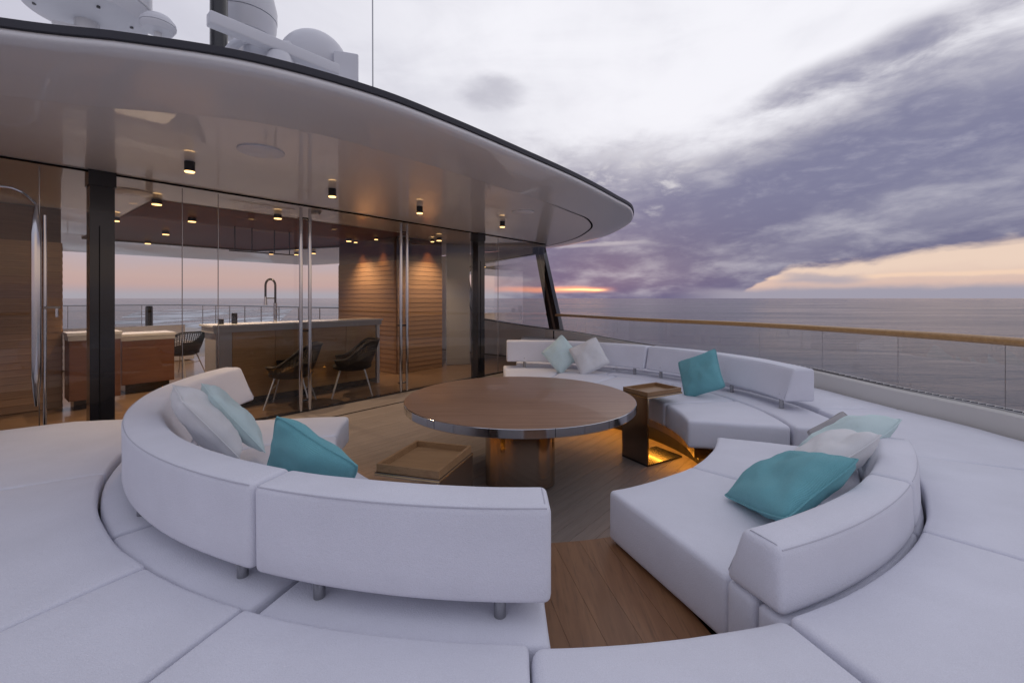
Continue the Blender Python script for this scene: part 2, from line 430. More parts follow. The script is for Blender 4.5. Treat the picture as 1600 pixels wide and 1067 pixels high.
# sea: rings that widen to the horizon
V, F = [], []; rings = [0, 20, 60, 150, 400, 1000, 3000, 9000, 30000, 60000]; NS = 64
for r in rings:
    for k in range(NS): V.append((r * cos(2 * pi * k / NS), r * sin(2 * pi * k / NS), SEA_Z))
for i in range(len(rings) - 1):
    for k in range(NS): F.append((i * NS + k, (i + 1) * NS + k, (i + 1) * NS + (k + 1) % NS, i * NS + (k + 1) % NS))
SEA = mat('sea_water', (.018, .030, .060), .12, spec=.5)
pb(SEA).inputs['IOR'].default_value = 1.33
_n = SEA.node_tree; v = objco(_n)
wv = noise_n(_n, mapping(_n, v, (.05, .16, 1), (0, 0, R(-8))), 1.0, 6, .6, .4)
wv2 = noise_n(_n, mapping(_n, v, (.5, 1.1, 1), (0, 0, R(14))), 1.0, 5, .62, .3)
wv3 = noise_n(_n, mapping(_n, v, (.006, .018, 1)), 1.0, 4, .55)
wv4 = noise_n(_n, mapping(_n, v, (1.3, 2.6, 1), (0, 0, R(-5))), 1.0, 4, .6, .3)
b1 = bump(SEA, wv, .66, 2.2); b2 = bump(SEA, wv2, .45, .5, b1); b3 = bump(SEA, wv4, .6, .3, b2)
_n.links.new(wv3.smooth(.3, .7, .09, .22).k, pb(SEA).inputs['Roughness'])
sea = mk('sea', V, F, SEA); struct(sea)
# wake
WAKE = mat('wake_foam', (.62, .64, .67), .7)
_n = WAKE.node_tree; v = objco(_n)
o = _n.nodes['Material Output']; tr = _n.nodes.new('ShaderNodeBsdfTransparent'); mx = _n.nodes.new('ShaderNodeMixShader')
fo = noise_n(_n, mapping(_n, v, (.05, .02, 1)), 1.0, 7, .65, .8)
_n.links.new(fo.smooth(.42, .62).k, mx.inputs[0]); _n.links.new(tr.outputs[0], mx.inputs[1]); _n.links.new(pb(WAKE).outputs[0], mx.inputs[2]); _n.links.new(mx.outputs[0], o.inputs[0])
wk = mk('wake', [(-40, 62, SEA_Z + .05), (-74, 60, SEA_Z + .05), (-330, 400, SEA_Z + .05), (-215, 440, SEA_Z + .05)], [(0, 1, 2, 3)][::-1], WAKE); struct(wk)

# well floor under everything, inner floor, aft deck (planks lie on it)
SUB = mat('caulking', (.055, .045, .038), .7, spec=.2)
deck = struct(MB().prism([(-9, -1.2), (2.3, -1.2), (4.05, 1.6), (4.1, 4.4), (3.6, 6.6), (2.4, 9.0), (1.3, 11.9), (-4, 17.5), (-12, 18), (-16, 5)], FZ - .3, FZ - .012).obj('deck_floor', SUB))
pw = .105
def plank(parent, name, s0, s1, d0, wd, m):
    L = (s1 - s0) * U; c = XF(SD((s0 + s1) / 2, d0 + wd / 2, 0.))
    me = bpy.data.meshes.new(name); x, y, b = L / 2 - .001, wd * U / 2 - .0009, .0012
    V = [(-x, -y, -.012), (x, -y, -.012), (x, y, -.012), (-x, y, -.012), (-x, -y, -b), (x, -y, -b), (x, y, -b), (-x, y, -b), (-x, -y + b, 0), (x, -y + b, 0), (x, y - b, 0), (-x, y - b, 0)]
    F = [(0, 1, 5, 4), (1, 2, 6, 5), (2, 3, 7, 6), (3, 0, 4, 7), (4, 5, 9, 8), (6, 7, 11, 10), (5, 6, 10, 9), (7, 4, 8, 11), (8, 9, 10, 11)]
    me.from_pydata(V, [], F); me.materials.append(m)
    o = bpy.data.objects.new(name, me); COL.objects.link(o); o.parent = parent
    o.matrix_local = MW[parent].inverted() @ Matrix.Translation(c) @ Matrix.Rotation(ROTU, 4, 'Z'); return o
HOUSE[0] = True
for i in range(42):
    d0 = .02 + i * pw
    cuts = [-3.6, -1.0 + random.uniform(-.9, .9), 1.2 + random.uniform(-.9, .9), 4.4 + (.6 if i < 8 else 0)]
    for a, b in zip(cuts[:-1], cuts[1:]): plank(deck, 'plank', a, b, d0, pw, DECK)
AFTD = wood('aft_deck_teak', (.33, .27, .22), (.28, .225, .18), (.2, .16, .13), (1.5, 24, 24), .4)
struct(MB().prism([SD(-11, -7.2), SD(5.2, -7.2), SD(4.2, -20.2), SD(-11, -20.2)], -.26, -.0002).obj('aft_deck', AFTD))
infl = struct(MB().prism([SD(-6, -.02), SD(5.6, -.02), SD(5.6, -7.2), SD(-6, -7.2)], -.008, -.001).obj('inner_floor', INFL))
HOUSE[0] = False

# ------------------------------------------------------------------ bulwark and glass railing
G = [(-4.0, 16.6, .59, .96), (-1.1, 14.2, .58, .96), (1.193, 11.93, .565, .96), (2.49, 8.69, .52, .99), (3.27, 7.04, .515, 1.015), (3.70, 5.75, .52, 1.033), (3.86, 4.48, .503, 1.053), (3.98, 3.48, .50, 1.06), (3.86, 2.3, .50, 1.06), (3.3, 1.1, .50, 1.06), (2.3, .1, .50, 1.06), (1.0, -.6, .5, 1.06)]
GS = catmull(G, 8)
gi = offset(GS, -.10); go = offset(GS, .10)   # to the right of travel is inboard
bul = thing('bulwark', 'low beige bulwark curving round the deck under the glass railing', 'bulwark', (3.8, 4.5, 0))
V, F = [], []
for k, p in enumerate(GS):
    z = p[2]; V += [(gi[k].x, gi[k].y, -.2), (gi[k].x, gi[k].y, z - .015), (gi[k].x + (p[0] - gi[k].x) * .12, gi[k].y + (p[1] - gi[k].y) * .12, z), (go[k].x, go[k].y, z), (go[k].x, go[k].y, -9.2)]
for k in range(len(GS) - 1):
    for j in range(4): F.append((k * 5 + j, (k + 1) * 5 + j, (k + 1) * 5 + j + 1, k * 5 + j + 1))
mk('bulwark_wall', V, F, BULW, bul, smooth=True, ang=30)
rail = thing('glass_railing', 'glass railing with teak handrail above the bulwark, sea behind', 'railing', (3.9, 4.0, .5))
k0 = 15
def railpt(k): return Vector((GS[k][0], GS[k][1], GS[k][3]))
V, F = [], []; prof = [(-.045, -.026), (-.036, -.036), (.036, -.036), (.045, -.026), (.043, .012), (.026, .030), (-.026, .030), (-.043, .012)]
for k in range(k0, len(GS)):
    a, b = GS[max(k - 1, 0)], GS[min(k + 1, len(GS) - 1)]; t = Vector((b[0] - a[0], b[1] - a[1], 0)); t.normalize(); nrm = Vector((t.y, -t.x, 0))
    for (x, z) in prof: V.append(railpt(k) + nrm * x + Vector((0, 0, z)))
m = len(prof); nk = len(GS) - k0
for i in range(nk - 1):
    for j in range(m): F.append((i * m + j, i * m + (j + 1) % m, (i + 1) * m + (j + 1) % m, (i + 1) * m + j))
F += [tuple(range(m))[::-1], tuple((nk - 1) * m + j for j in range(m))]
mk('handrail', V, F, TEAK, rail, smooth=True, ang=50)
cuts = [15, 21, 27, 32, 36, 42, 48, 55, 63, 72, 80, len(GS) - 1]
for a, b in zip(cuts[:-1], cuts[1:]):
    V, F = [], []
    for k in range(a, b + 1):
        p = Vector(GS[k][:3])
        if k == a: q = Vector(GS[k + 1][:3]); p = p + (q - p).normalized() * .006
        if k == b: q = Vector(GS[k - 1][:3]); p = p + (q - p).normalized() * .006
        n2 = (Vector((offset(GS, -.006)[k].x, offset(GS, -.006)[k].y, 0)) - Vector((GS[k][0], GS[k][1], 0)))
        V += [(p.x, p.y, GS[k][2] + .002), (p.x, p.y, GS[k][3] - .03), (p.x + n2.x, p.y + n2.y, GS[k][3] - .03), (p.x + n2.x, p.y + n2.y, GS[k][2] + .002)]
    n = b - a + 1
    for i in range(n - 1):
        F += [(i * 4, (i + 1) * 4, (i + 1) * 4 + 1, i * 4 + 1), ]
    mk('pane', V, F, RGLASS, rail)
    q = Vector(GS[b][:3]); MB().tube([q + Vector((0, 0, .0)), Vector((q.x, q.y, GS[b][3] - .028))], .0026 if b < 60 else .006, 8).obj('post', STEEL, rail, smooth=True)
V, F = [], []
mb = MB()
for k in range(k0, len(GS) - 1):
    p, q = Vector(GS[k][:3]), Vector(GS[k + 1][:3])
    L = (q - p).length; nst = max(1, int(L / .055))
    for i in range(nst):
        c = p.lerp(q, (i + .35) / nst); t = atan2(q.y - p.y, q.x - p.x)
        mb.box(c + Vector((0, 0, .006)), (L / nst * .55, .03, .016), Matrix.Rotation(t, 3, 'Z'))
o = mb.obj('base_clip', BLACK, rail); o['kind'] = 'stuff'
tr_ = [Vector((p.x, p.y, GS[k][2] + .0)) for k, p in enumerate(offset(GS, -.03))][k0:]
MB().tube([p + Vector((0, 0, .004)) for p in tr_], .008, 6).obj('base_track', STEEL, rail, smooth=True)

HOUSE[0] = True
# side wall of the deckhouse with its raked window and strut
side = thing('deckhouse_side', 'pale side wall of the deckhouse with raked window opening at the sea side', 'wall', (0, 11, 0))
AX = Vector((-.773, .634, 0)); A0 = Vector((1.0, 10.0, 0)); TN = Vector((.634, .773, 0))
def sidept(t, z, off=0.): p = A0 + AX * t + TN * off; return (p.x, p.y, z)
outer = [(-.02, .0), (-.02, .69), (.10, .69), (2.62, .88), (2.94, 2.06), (2.6, 2.28), (.62, 2.42), (.66, 2.56), (5.5, 2.56), (5.5, 0)]
V = [sidept(t, z) for t, z in outer] + [sidept(t, z, .14) for t, z in outer]; n = len(outer)
quads = [(0, 1, 2, 9), (9, 2, 3), (9, 3, 4, 8), (4, 5, 8), (5, 6, 7, 8)]
F = [q for q in quads] + [tuple(i + n for i in q)[::-1] for q in quads] + [(i, (i + 1) % n, (i + 1) % n + n, i + n) for i in range(n)]
mk('side_panel', V, F, GEL, side)
V = [sidept(t, z, .07) for t, z in [(.09, .70), (2.62, .885), (2.935, 2.06), (2.6, 2.275), (.64, 2.415)]]
mk('window_pane', V, [(0, 1, 2, 3, 4)], RGLASS, side)
mb = MB(); e = [(.06, .70), (2.62, .885), (2.94, 2.06), (2.6, 2.285), (.62, 2.42)]
mb.tube([sidept(t, z, -.005) for t, z in e[0:5]], .014, 6).obj('window_frame', BLACK, side)
stn = thing('raked_strut', 'black raked strut holding the roof corner beside the sea', 'strut', sidept(.0, .69))
p0, p1 = Vector(sidept(.03, .68, .04)), Vector(sidept(.50, 2.60, .04))
V = []
for p, w_ in ((p0, .15), (p1, .11)):
    for a, b in ((-1, -1), (1, -1), (1, 1), (-1, 1)): V.append(p + AX * a * w_ + TN * b * .07)
mk('strut_body', V, [(0, 1, 2, 3), (4, 7, 6, 5), (0, 4, 5, 1), (1, 5, 6, 2), (2, 6, 7, 3), (3, 7, 4, 0)], BLACK, stn)
mk('strut_strip', [p0 + AX * .03 - TN * .075, p0 - AX * .03 - TN * .075, p1 - AX * .02 - TN * .075, p1 + AX * .02 - TN * .075], [(0, 1, 2, 3)], STEEL, stn)
MB().box(p0 + Vector((0, 0, -.33)) - TN * .10, (.05, .03, .66), MU).obj('strut_foot', BLACK, stn)
MB().box(Vector(sidept(.50, 2.49, -.02)), (.20, .16, .17), MU).obj('strut_head', BLACK, stn)

# ------------------------------------------------------------------ hardtop roof
CZ = 2.55
RO = [SD(-5.2, -10), SD(-5.2, -4), SD(-5.1, -1), SD(-4.5, .75), SD(-3.5, 1.75), (-2.38, 2.08), (-1.885, 2.2), (-1.37, 2.39), (-.857, 2.763), (-.458, 3.206), (0, 3.784), (.667, 4.667), (1.28, 5.6), (1.71, 6.36), (1.93, 7.5), (1.72, 9.2), (.85, 10.8), SD(6.1, -3), SD(6.0, -7), SD(5.6, -10)]
RS = catmull([Vector(p) for p in RO], 8)
RI = offset(RS, .62); RJ = offset(RS, .6204)
SPK0 = mat('joint_sealant', (.30, .28, .27), .6)
roof = thing('hardtop_roof', 'large curved white hardtop roof with dark rim over the terrace', 'roof', SD(.5, 0, CZ))
layers = [(.62, CZ + .0004), (.30, CZ + .022), (.06, CZ + .045), (.02, CZ + .055), (.004, CZ + .072), (.0, CZ + .09), (.008, CZ + .108)]
V, F = [], []; m = len(layers)
offs = [offset(RS, a) for a, z in layers]
for i in range(len(RS)):
    for j, (a, z) in enumerate(layers): V.append((offs[j][i].x, offs[j][i].y, z))
for i in range(len(RS) - 1):
    for j in range(m - 1): F.append((i * m + j, i * m + j + 1, (i + 1) * m + j + 1, (i + 1) * m + j))
mk('soffit', V, F, LACQ2, roof, smooth=True, ang=60)
st_ = [(.004, CZ + .108), (-.008, CZ + .112), (-.008, CZ + .150), (.02, CZ + .158)]
offs = [offset(RS, a) for a, z in st_]; V, F = [], []; m = 4
for i in range(len(RS)):
    for j, (a, z) in enumerate(st_): V.append((offs[j][i].x, offs[j][i].y, z))
for i in range(len(RS) - 1):
    for j in range(m - 1): F.append((i * m + j, i * m + j + 1, (i + 1) * m + j + 1, (i + 1) * m + j))
mk('rim_strip', V, F, mat('rim_dark', (.03, .03, .042), .5), roof, smooth=True, ang=30)
top = offset(RS, .01); mk('roof_top', [(p.x, p.y, CZ + .152) for p in top], [tuple(range(len(top)))], GEL, roof)
mk('ceiling_panel', [(p.x, p.y, CZ) for p in RJ], [tuple(range(len(RJ)))[::-1]], LACQ, roof)
ja, jb = 11 * 8 + 2, 16 * 8 + 2
ga = [offset(RS, .612)[k] for k in range(ja, jb)]; gb = [offset(RS, .612 + .030 * min(1., (k - ja) / 12.))[k] for k in range(ja, jb)]
mk('joint', [(p.x, p.y, CZ - .0015) for p in ga] + [(p.x, p.y, CZ - .0015) for p in gb], [(i, i + 1, len(ga) + i + 1, len(ga) + i) for i in range(len(ga) - 1)], DARK, roof)
mk('joint_backing', [(p.x, p.y, CZ + .012) for p in offset(RS, .60)] + [(p.x, p.y, CZ + .012) for p in offset(RS, .65)], [(i, i + 1, len(RS) + i + 1, len(RS) + i) for i in range(len(RS) - 1)], SPK0, roof)
# dark glossy wooden ceiling field inside
mk('dark_ceiling_field', [SD(-1.22, -1.02, CZ - .006), SD(2.45, -1.0, CZ - .006), SD(2.6, -3.6, CZ - .006), SD(1.8, -6.0, CZ - .006), SD(-1.22, -6.1, CZ - .006)], [(0, 1, 2, 3, 4)], CEILW, roof)
mb = MB(); mb.tube([SD(2.62, -3.6, CZ - .01), SD(1.82, -6.03, CZ - .01), SD(-1.22, -6.13, CZ - .01)], .03, 6); mb.obj('field_edge', BLACK, roof)
def disc(name, parent, x, y, z, r, m, h=.012):
    return MB().lathe([(r, z), (r, z - h * .7), (r * .96, z - h)][::-1], (x, y, 0), 32).obj(name, m, parent, smooth=True)
SPK = mat('speaker_grille', (.88, .88, .92), .5, coat=.3)
spkg = 'flat round ceiling speakers'
for (x, y, r, lab) in ((-1.96, 3.5, .165, 'largest flat round speaker flush in the ceiling, near the roof rim'), (.145, 5.96, .15, 'flat round speaker in the ceiling near the pointed roof end')):
    tag(disc('ceiling_speaker', None, x, y, CZ - .0005, r, SPK), lab, 'speaker', spkg)
tag(disc('ceiling_speaker', None, -4.12, 4.85, CZ - .0005, .19, SPK), 'flat round ceiling speaker behind the glass by the left black post', 'speaker', spkg)
# smoke detector
tag(MB().lathe([(.02, -.05), (.05, -.045), (.075, -.015), (.075, 0)], SD(.32, -.25, CZ - .001), 24).obj('smoke_detector', GEL, None, smooth=True), 'small white dome smoke detector on the ceiling above the pull bars', 'detector')

# downlights
def downlight(x, y, zc, label, group, h=.09, r=.039, watt=6., cone=115, tint=(1, .72, .46)):
    t = thing('downlight', label, 'ceiling light', (x, y, zc), 0, group)
    g = .010
    MB().lathe([(r * .9, -h + g), (r, -h + g + .002), (r, 0)], (x, y, zc), 20).obj('housing', BLACK, t, smooth=True)
    MB().lathe([(r * .90, -h + .001), (r * .95, -h + .003), (r * .95, -h + g - .001)], (x, y, zc), 20).obj('lens', GLOW, t, smooth=True)
    ld = bpy.data.lights.new('downlight_beam', 'SPOT'); lo = bpy.data.objects.new('downlight_beam', ld); COL.objects.link(lo); lo.parent = t
    ld.energy = watt; ld.color = tint; ld.spot_size = R(cone); ld.spot_blend = 1.; ld.shadow_soft_size = .03
    lo.location = (0, 0, (-h - .012) * U)
    return t
tl = 'black cylinder downlights in a row outside the glass'
for (x, y, lab) in ((-2.72, 3.78, 'black cylinder downlight glowing amber, largest of the row outside the glass'), (-1.89, 4.71, 'black cylinder downlight above the left pair of pull bars'), (-1.16, 5.63, 'black cylinder downlight above the right pair of pull bars'), (-.144, 6.71, 'black cylinder downlight nearest the roof tip, right of the black post')):
    downlight(x, y, CZ - .001, lab, tl, watt=62.)
il = 'downlights inside the deckhouse'
for (px, py, lab) in ((180, 340, 'small downlight beside the left black post'), (245, 313, 'downlight at the near corner of the dark ceiling field'), (300, 341, 'downlight in the dark field between the two glass joints'), (259, 362, 'downlight in the reflective part of the dark ceiling field'), (231, 377, 'downlight at the far edge of the dark ceiling, left end'), (434, 336, 'downlight in the dark ceiling beside the left pull bars'), (424, 394, 'far small downlight above the tap'), (463, 395, 'far small downlight just left of the left pull bars'), (490, 393, 'far small downlight just right of the left pull bars'), (545, 373, 'downlight at the dark ceiling edge above the slatted wall'), (686, 372, 'downlight over the right end of the slatted wall')):
    h = CZ - .01 - 1.4; y = 700 * h / (466 - py); x = (px - 800) / 700 * y
    downlight(x, y, CZ - .008, lab, il, h=.06, r=.05, watt=150.)
for (s, d, lab) in ((2.31, -2.55, 'small downlight washing the left part of the slatted wall'), (2.31, -1.85, 'small downlight washing the slatted wall near its corner'), (3.2, -1.28, 'small downlight washing the right face of the slatted wall')):
    x, y = SD(s, d); downlight(x, y, CZ - .001, lab, il, h=.05, r=.035, watt=34., cone=75, tint=(1, .55, .22))

# ------------------------------------------------------------------ glass wall
gw = thing('glass_wall', 'tall frameless glass wall with doors between terrace and bar', 'glass wall', SD(0, 0, 0))
joints = [-4.3, -2.21, -1.204, -.883, .0, 1.52, 3.17, 3.69, 5.2]
for a, b in zip(joints[:-1], joints[1:]):
    mk('glass_pane', [SD(a + .004, 0, .02), SD(b - .004, 0, .02), SD(b - .004, 0, CZ - .012), SD(a + .004, 0, CZ - .012)], [(0, 1, 2, 3)], GLASS, gw)
    if a > -4: MB().box(SD(a, 0, CZ / 2), (.006, .012, CZ - .06), MU).obj('pane_joint', STEEL, gw)
MB().box(SD(.45, 0, .012), (9.5, .05, .02), MU).obj('floor_track', BLACK, gw)
MB().box(SD(.45, 0, CZ - .008), (9.5, .03, .012), MU).obj('ceiling_track', DARK, gw)
MB().box(SD(.3, .52, .002), (3.6, .022, .008), MU).obj('threshold_line', BLACK, gw)
for (s, lab) in ((-1.82, 'wide black square post at the left end of the glass wall'), (3.17, 'black square post of the glass wall beside the slatted wall')):
    p = thing('black_post', lab, 'post', SD(s, -.02, 0), ROTU, 'black posts of the glass wall')
    MB().box(SD(s, -.02, CZ / 2), (.17, .17, CZ - .004), MU).obj('shaft', BLACK, p)
    MB().box(SD(s - .02, .068, CZ / 2 - .2), (.006, .004, CZ - .6), MU).obj('groove', DARK, p)
    MB().box(SD(s, -.02, CZ - .07), (.19, .19, .135), MU).obj('post_head', BLACK, p)
def pull_bars(s, label, z0, z1, gap=.055, r=.022):
    t = thing('pull_bars', label, 'door handle', SD(s, 0, 0), ROTU, 'tall polished pull bars on the glass doors')
    for q in (-1, 1):
        pts = [SD(s + q * gap, .07, z0 + (z1 - z0) * i / 12) for i in range(13)]
        MB().tube(pts, [r * .72 if i in (0, 12) else r for i in range(13)], 14).obj('bar', CHROME, t, smooth=True)
    for z in (z0 + .12, 1.0, z1 - .12):
        MB().tube([SD(s - gap, .05, z), SD(s + gap, .05, z)], .011, 8).obj('bracket', BLACK, t, smooth=True)
        MB().tube([SD(s - gap, .07, z), SD(s - gap, 0.004, z)], .011, 8).obj('standoff', STEEL, t, smooth=True)
        MB().tube([SD(s + gap, .07, z), SD(s + gap, 0.004, z)], .011, 8).obj('standoff', STEEL, t, smooth=True)
    return t
pull_bars(.03, 'pair of tall polished steel pull bars left of the wicker chairs', .03, 2.50)
pull_bars(1.50, 'pair of tall polished steel pull bars right of the wicker chairs', .03, 2.50)
# left door pull with lever
t = thing('door_pull', 'long polished steel door pull with lever in front of the left slatted wall', 'door handle', SD(-2.21, 0, 0), ROTU)
MB().tube([SD(-2.23, .06, .5 + 1.68 * i / 14) for i in range(15)], [.010, .022] + [.03] * 11 + [.022, .008], 14).obj('bar', CHROME, t, smooth=True)
MB().tube([SD(-2.18, .05, .1 + 2.0 * i / 14) for i in range(15)], .011, 10).obj('edge_bar', CHROME, t, smooth=True)
MB().tube([SD(-2.19, .06, 1.32), SD(-2.09, .06, 1.32)], .012, 8).obj('lever', CHROME, t, smooth=True)
MB().tube([SD(-2.11, .06, 1.32), SD(-2.11, .06, 1.24)], .010, 8).obj('lever_grip', CHROME, t, smooth=True)
MB().tube(catmull([Vector(SD(-4.2, .03, 2.3)), Vector(SD(-2.6, .03, 2.3)), Vector(SD(-2.34, .03, 2.29)), Vector(SD(-2.23, .03, 2.19))], 6), .012, 8).obj('door_edge', CHROME, t, smooth=True)

# ------------------------------------------------------------------ inner walls of horizontal boards
def board_wall(name, label, p, q, z0=0., z1=CZ - .01, pitch=.104, depth=.35):
    """boards from p to q (plan), facing the left of p->q"""
    p, q = Vector((p[0], p[1], 0)), Vector((q[0], q[1], 0)); dr = (q - p); L = dr.length; dr.normalize(); nm = Vector((-dr.y, dr.x, 0))
    t = thing(name, label, 'wall', tuple(p))
    V = [p, q, q - nm * depth, p - nm * depth]
    MB().prism([(v.x, v.y) for v in V], z0, z1).obj('backing', CABW, t)
    n = int((z1 - z0) / pitch); me = None
    for i in range(n):
        zc = z0 + i * pitch
        if me is None:
            prof = [(.001, 0.002), (.015, .003), (.018, .007), (.013, pitch - .003), (.001, pitch - .002)]
            b = MB(); V = []; m = len(prof)
            for e in (0, L):
                for (o_, z) in prof: V.append(p + dr * e + nm * o_ + Vector((0, 0, z)))
            Fc = [(j, m + j, m + (j + 1) % m, (j + 1) % m) for j in range(m)] + [tuple(range(m)), tuple(m + j for j in range(m))[::-1]]
            ob = mk('board', V, Fc, SLAT, t); me = ob
        else: ob = me.copy(); COL.objects.link(ob); ob.parent = t
        ob.location = (0, 0, zc)
    return t
WC = (-2.13, 8.3)
wl = (WC[0] - .773 * 2.03, WC[1] + .634 * 2.03); wr = (WC[0] + .634 * 1.095, WC[1] + .773 * 1.095)
board_wall('slatted_wall', 'warm lit oak slatted wall left of the right pull bars', (WC[0], WC[1]), wl)
board_wall('slatted_wall', 'oak slatted wall face between the right pull bars and the black post', wr, (WC[0], WC[1]))
bl, br_ = SD(-3.8, -2.62), SD(-1.83, -2.62)
board_wall('slatted_wall', 'dark oak slatted wall behind the left door pull', br_, bl, depth=.3)
board_wall('slatted_wall', 'narrow end of the left slatted wall facing the window view', SD(-1.83, -4.0), SD(-1.83, -2.62), depth=.2)
# pale pilaster panel right of the slatted wall
pp = SD(3.46, -1.3)
tag(MB().box((pp[0] + .27, pp[1] + .45, CZ / 2), (.5, .05, CZ - .02), Matrix.Rotation(R(20), 3, 'Z')).obj('pale_panel', mat('panel_grey', (.34, .33, .335), .4, coat=.3)), 'pale upright panel between slatted wall and black post', 'wall panel')

# ------------------------------------------------------------------ bar
bar = thing('bar_counter', 'oak fronted bar counter with white stone top behind the glass', 'bar', SD(.4, -1.15, 0), ROTU)
MB().box(SD(.6, -1.08, .53), (2.1, .38, .86), MU).obj('body', BARW, bar)
for k in range(4):
    MB().box(SD(-.19 + k * .526, -.884, .54), (.518, .012, .85), MU).obj('front_panel', BARW, bar)
MB().box(SD(.6, -1.12, .05), (2.0, .3, .098), MU).obj('plinth', BLACK, bar)
MB().box(SD(-.55, -1.06, .5), (.18, .40, .98), MU).obj('stone_end', STONE, bar)
MB().box(SD(1.69, -1.06, .49), (.05, .40, .955), MU).obj('pale_leg', GEL, bar)
MB().box(SD(.53, -1.06, 1.005), (2.40, .46, .075), MU).obj('edge_band', STONE, bar)
MB().box(SD(.53, -1.06, 1.053), (2.44, .50, .022), MU).obj('counter_top', TOPST, bar)
# tap
fx = SD(.19, -1.15)
fa = thing('bar_tap', 'chrome bar tap with tall black spring hose arch', 'tap', (fx[0], fx[1], 1.0645))
MB().tube([(fx[0], fx[1], 1.0645), (fx[0], fx[1], 1.33)], .024, 14).obj('body', CHROME, fa, smooth=True)
pts = [(fx[0] + .0, fx[1], 1.33)] + [(fx[0] - .07 + .07 * cos(a), fx[1], 1.58 + .09 * sin(a)) for a in [pi * i / 14 for i in range(15)]] + [(fx[0] - .14, fx[1], 1.42)]
MB().tube(pts, .015, 10).obj('hose', BLACK, fa, smooth=True)
MB().tube([(fx[0] - .14, fx[1], 1.42), (fx[0] - .14, fx[1], 1.30)], [.018, .024], 12).obj('spray_head', CHROME, fa, smooth=True)
MB().tube([(fx[0], fx[1], 1.40), (fx[0] - .14, fx[1], 1.40)], .008, 8).obj('holder', BLACK, fa, smooth=True)
for (s, d, h, r, lab) in ((-.35, -1.1, .14, .035, 'dark cylinder jar on the bar top, taller of two'), (-.52, -1.05, .07, .03, 'short dark jar on the left end of the bar top')):
    tag(MB().lathe([(r, 0), (r, h * .92), (r * .8, h)], SD(s, d, 1.0645), 20).obj('jar', BLACK, None, smooth=True), lab, 'jar', 'jars on the bar top')

# ------------------------------------------------------------------ cabinets at the left
def cabinet(label, s0, s1, d0, d1, z0, z1, m, nd=2):
    t = thing('cabinet', label, 'cabinet', SD((s0 + s1) / 2, (d0 + d1) / 2, 0), ROTU)
    w_, dp = s1 - s0, d1 - d0; c = SD((s0 + s1) / 2, (d0 + d1) / 2)
    MB().box((c[0], c[1], (z0 + z1) / 2), (w_, dp, z1 - z0), MU).obj('carcass', m, t)
    for k in range(nd):
        s = s0 + (k + .5) * w_ / nd
        MB().box(SD(s, d1 + .006, (z0 + z1) / 2), (w_ / nd - .008, .012, z1 - z0 - .02), MU).obj('door', m, t)
    MB().box((c[0], c[1], z0 / 2), (w_ - .1, dp - .1, z0 - .002), MU).obj('plinth', BLACK, t)
    MB().box((c[0], c[1], z1 + .02), (w_ + .03, dp + .04, .036), MU).obj('counter_top', TOPST, t)
    MB().box((c[0], c[1], z1 - .03), (w_ + .012, dp + .03, .06), MU).obj('edge_band', STONE, t)
    return t
cabinet('long low cabinet with white top partly behind the left black post', -1.80, -1.31, -2.6, -2.23, .12, .93, CABW)
cabinet('reddish walnut cabinet with white top right of the left black post', -1.18, -.556, -3.45, -2.95, .14, .84, CABW, 1)
# aft railing and deck furniture behind the bar
ar = thing('aft_railing', 'thin steel railing at the far aft deck edge seen through the glass', 'railing', SD(0, -20, 0), ROTU)
RP = [SD(-11, -20, 1.10), SD(2.2, -20, 1.10), SD(3.6, -19.2, 1.10), SD(4.4, -15, 1.10), SD(4.9, -7, 1.10)]
MB().tube(RP, .028, 8).obj('top_rail', STEEL, ar, smooth=True)
for k in range(12):
    q = SD(-10.6 + k * 1.18, -20, 0); MB().tube([(q[0], q[1], 0), (q[0], q[1], 1.09)], .016, 8).obj('post', STEEL, ar, smooth=True)
for k in range(9):
    t_ = k / 8; q = SD(4.0 + .9 * t_, -17.5 + 10 * t_, 0); MB().tube([(q[0], q[1], 0), (q[0], q[1], 1.09)], .018, 8).obj('post', STEEL, ar, smooth=True)
for k in range(11):
    mk('pane', [SD(-10.58 + k * 1.18, -20.02, .1), SD(-9.46 + k * 1.18, -20.02, .1), SD(-9.46 + k * 1.18, -20.02, 1.05), SD(-10.58 + k * 1.18, -20.02, 1.05)], [(0, 1, 2, 3)], RGLASS, ar)
for (s, d, h, r, lab) in ((-2.55, -7.8, 1.05, .1, 'dark upright bollard on the aft deck, taller of the two'), (-2.05, -7.8, .95, .09, 'shorter dark bollard on the aft deck'), (.4, -9.1, 1.2, .08, 'far dark bollard at the aft railing')):
    tag(MB().lathe([(r, 0), (r, h - .04), (r * .9, h)], SD(s, d, 0), 20).obj('bollard', BLACK, None, smooth=True), lab, 'bollard', 'dark bollards on the aft deck')
afts = thing('aft_sofa', 'pale aft deck sofa seen beyond the cabinets', 'sofa', SD(-.6, -7.0, 0), ROTU)
MB().box(SD(-.6, -7.0, .22), (2.6, .8, .40), MU).obj('seat', WHITE, afts)
MB().box(SD(-.6, -7.36, .52), (2.6, .2, .5), MU).obj('backrest', WHITE, afts)
# hanging rack above the bar
hr = thing('hanging_rack', 'thin black hanging rack above the bar', 'rack', SD(.35, -2.4, 2.2), ROTU)
mb = MB()
for s in (.1, .35, .7, .95):
    MB().tube([SD(s, -2.4, CZ - .008), SD(s, -2.4, 2.16)], .008, 6).obj('hanger', BLACK, hr)
MB().tube([SD(.02, -2.4, 2.15), SD(1.03, -2.4, 2.15)], .011, 6).obj('rack_bar', BLACK, hr)

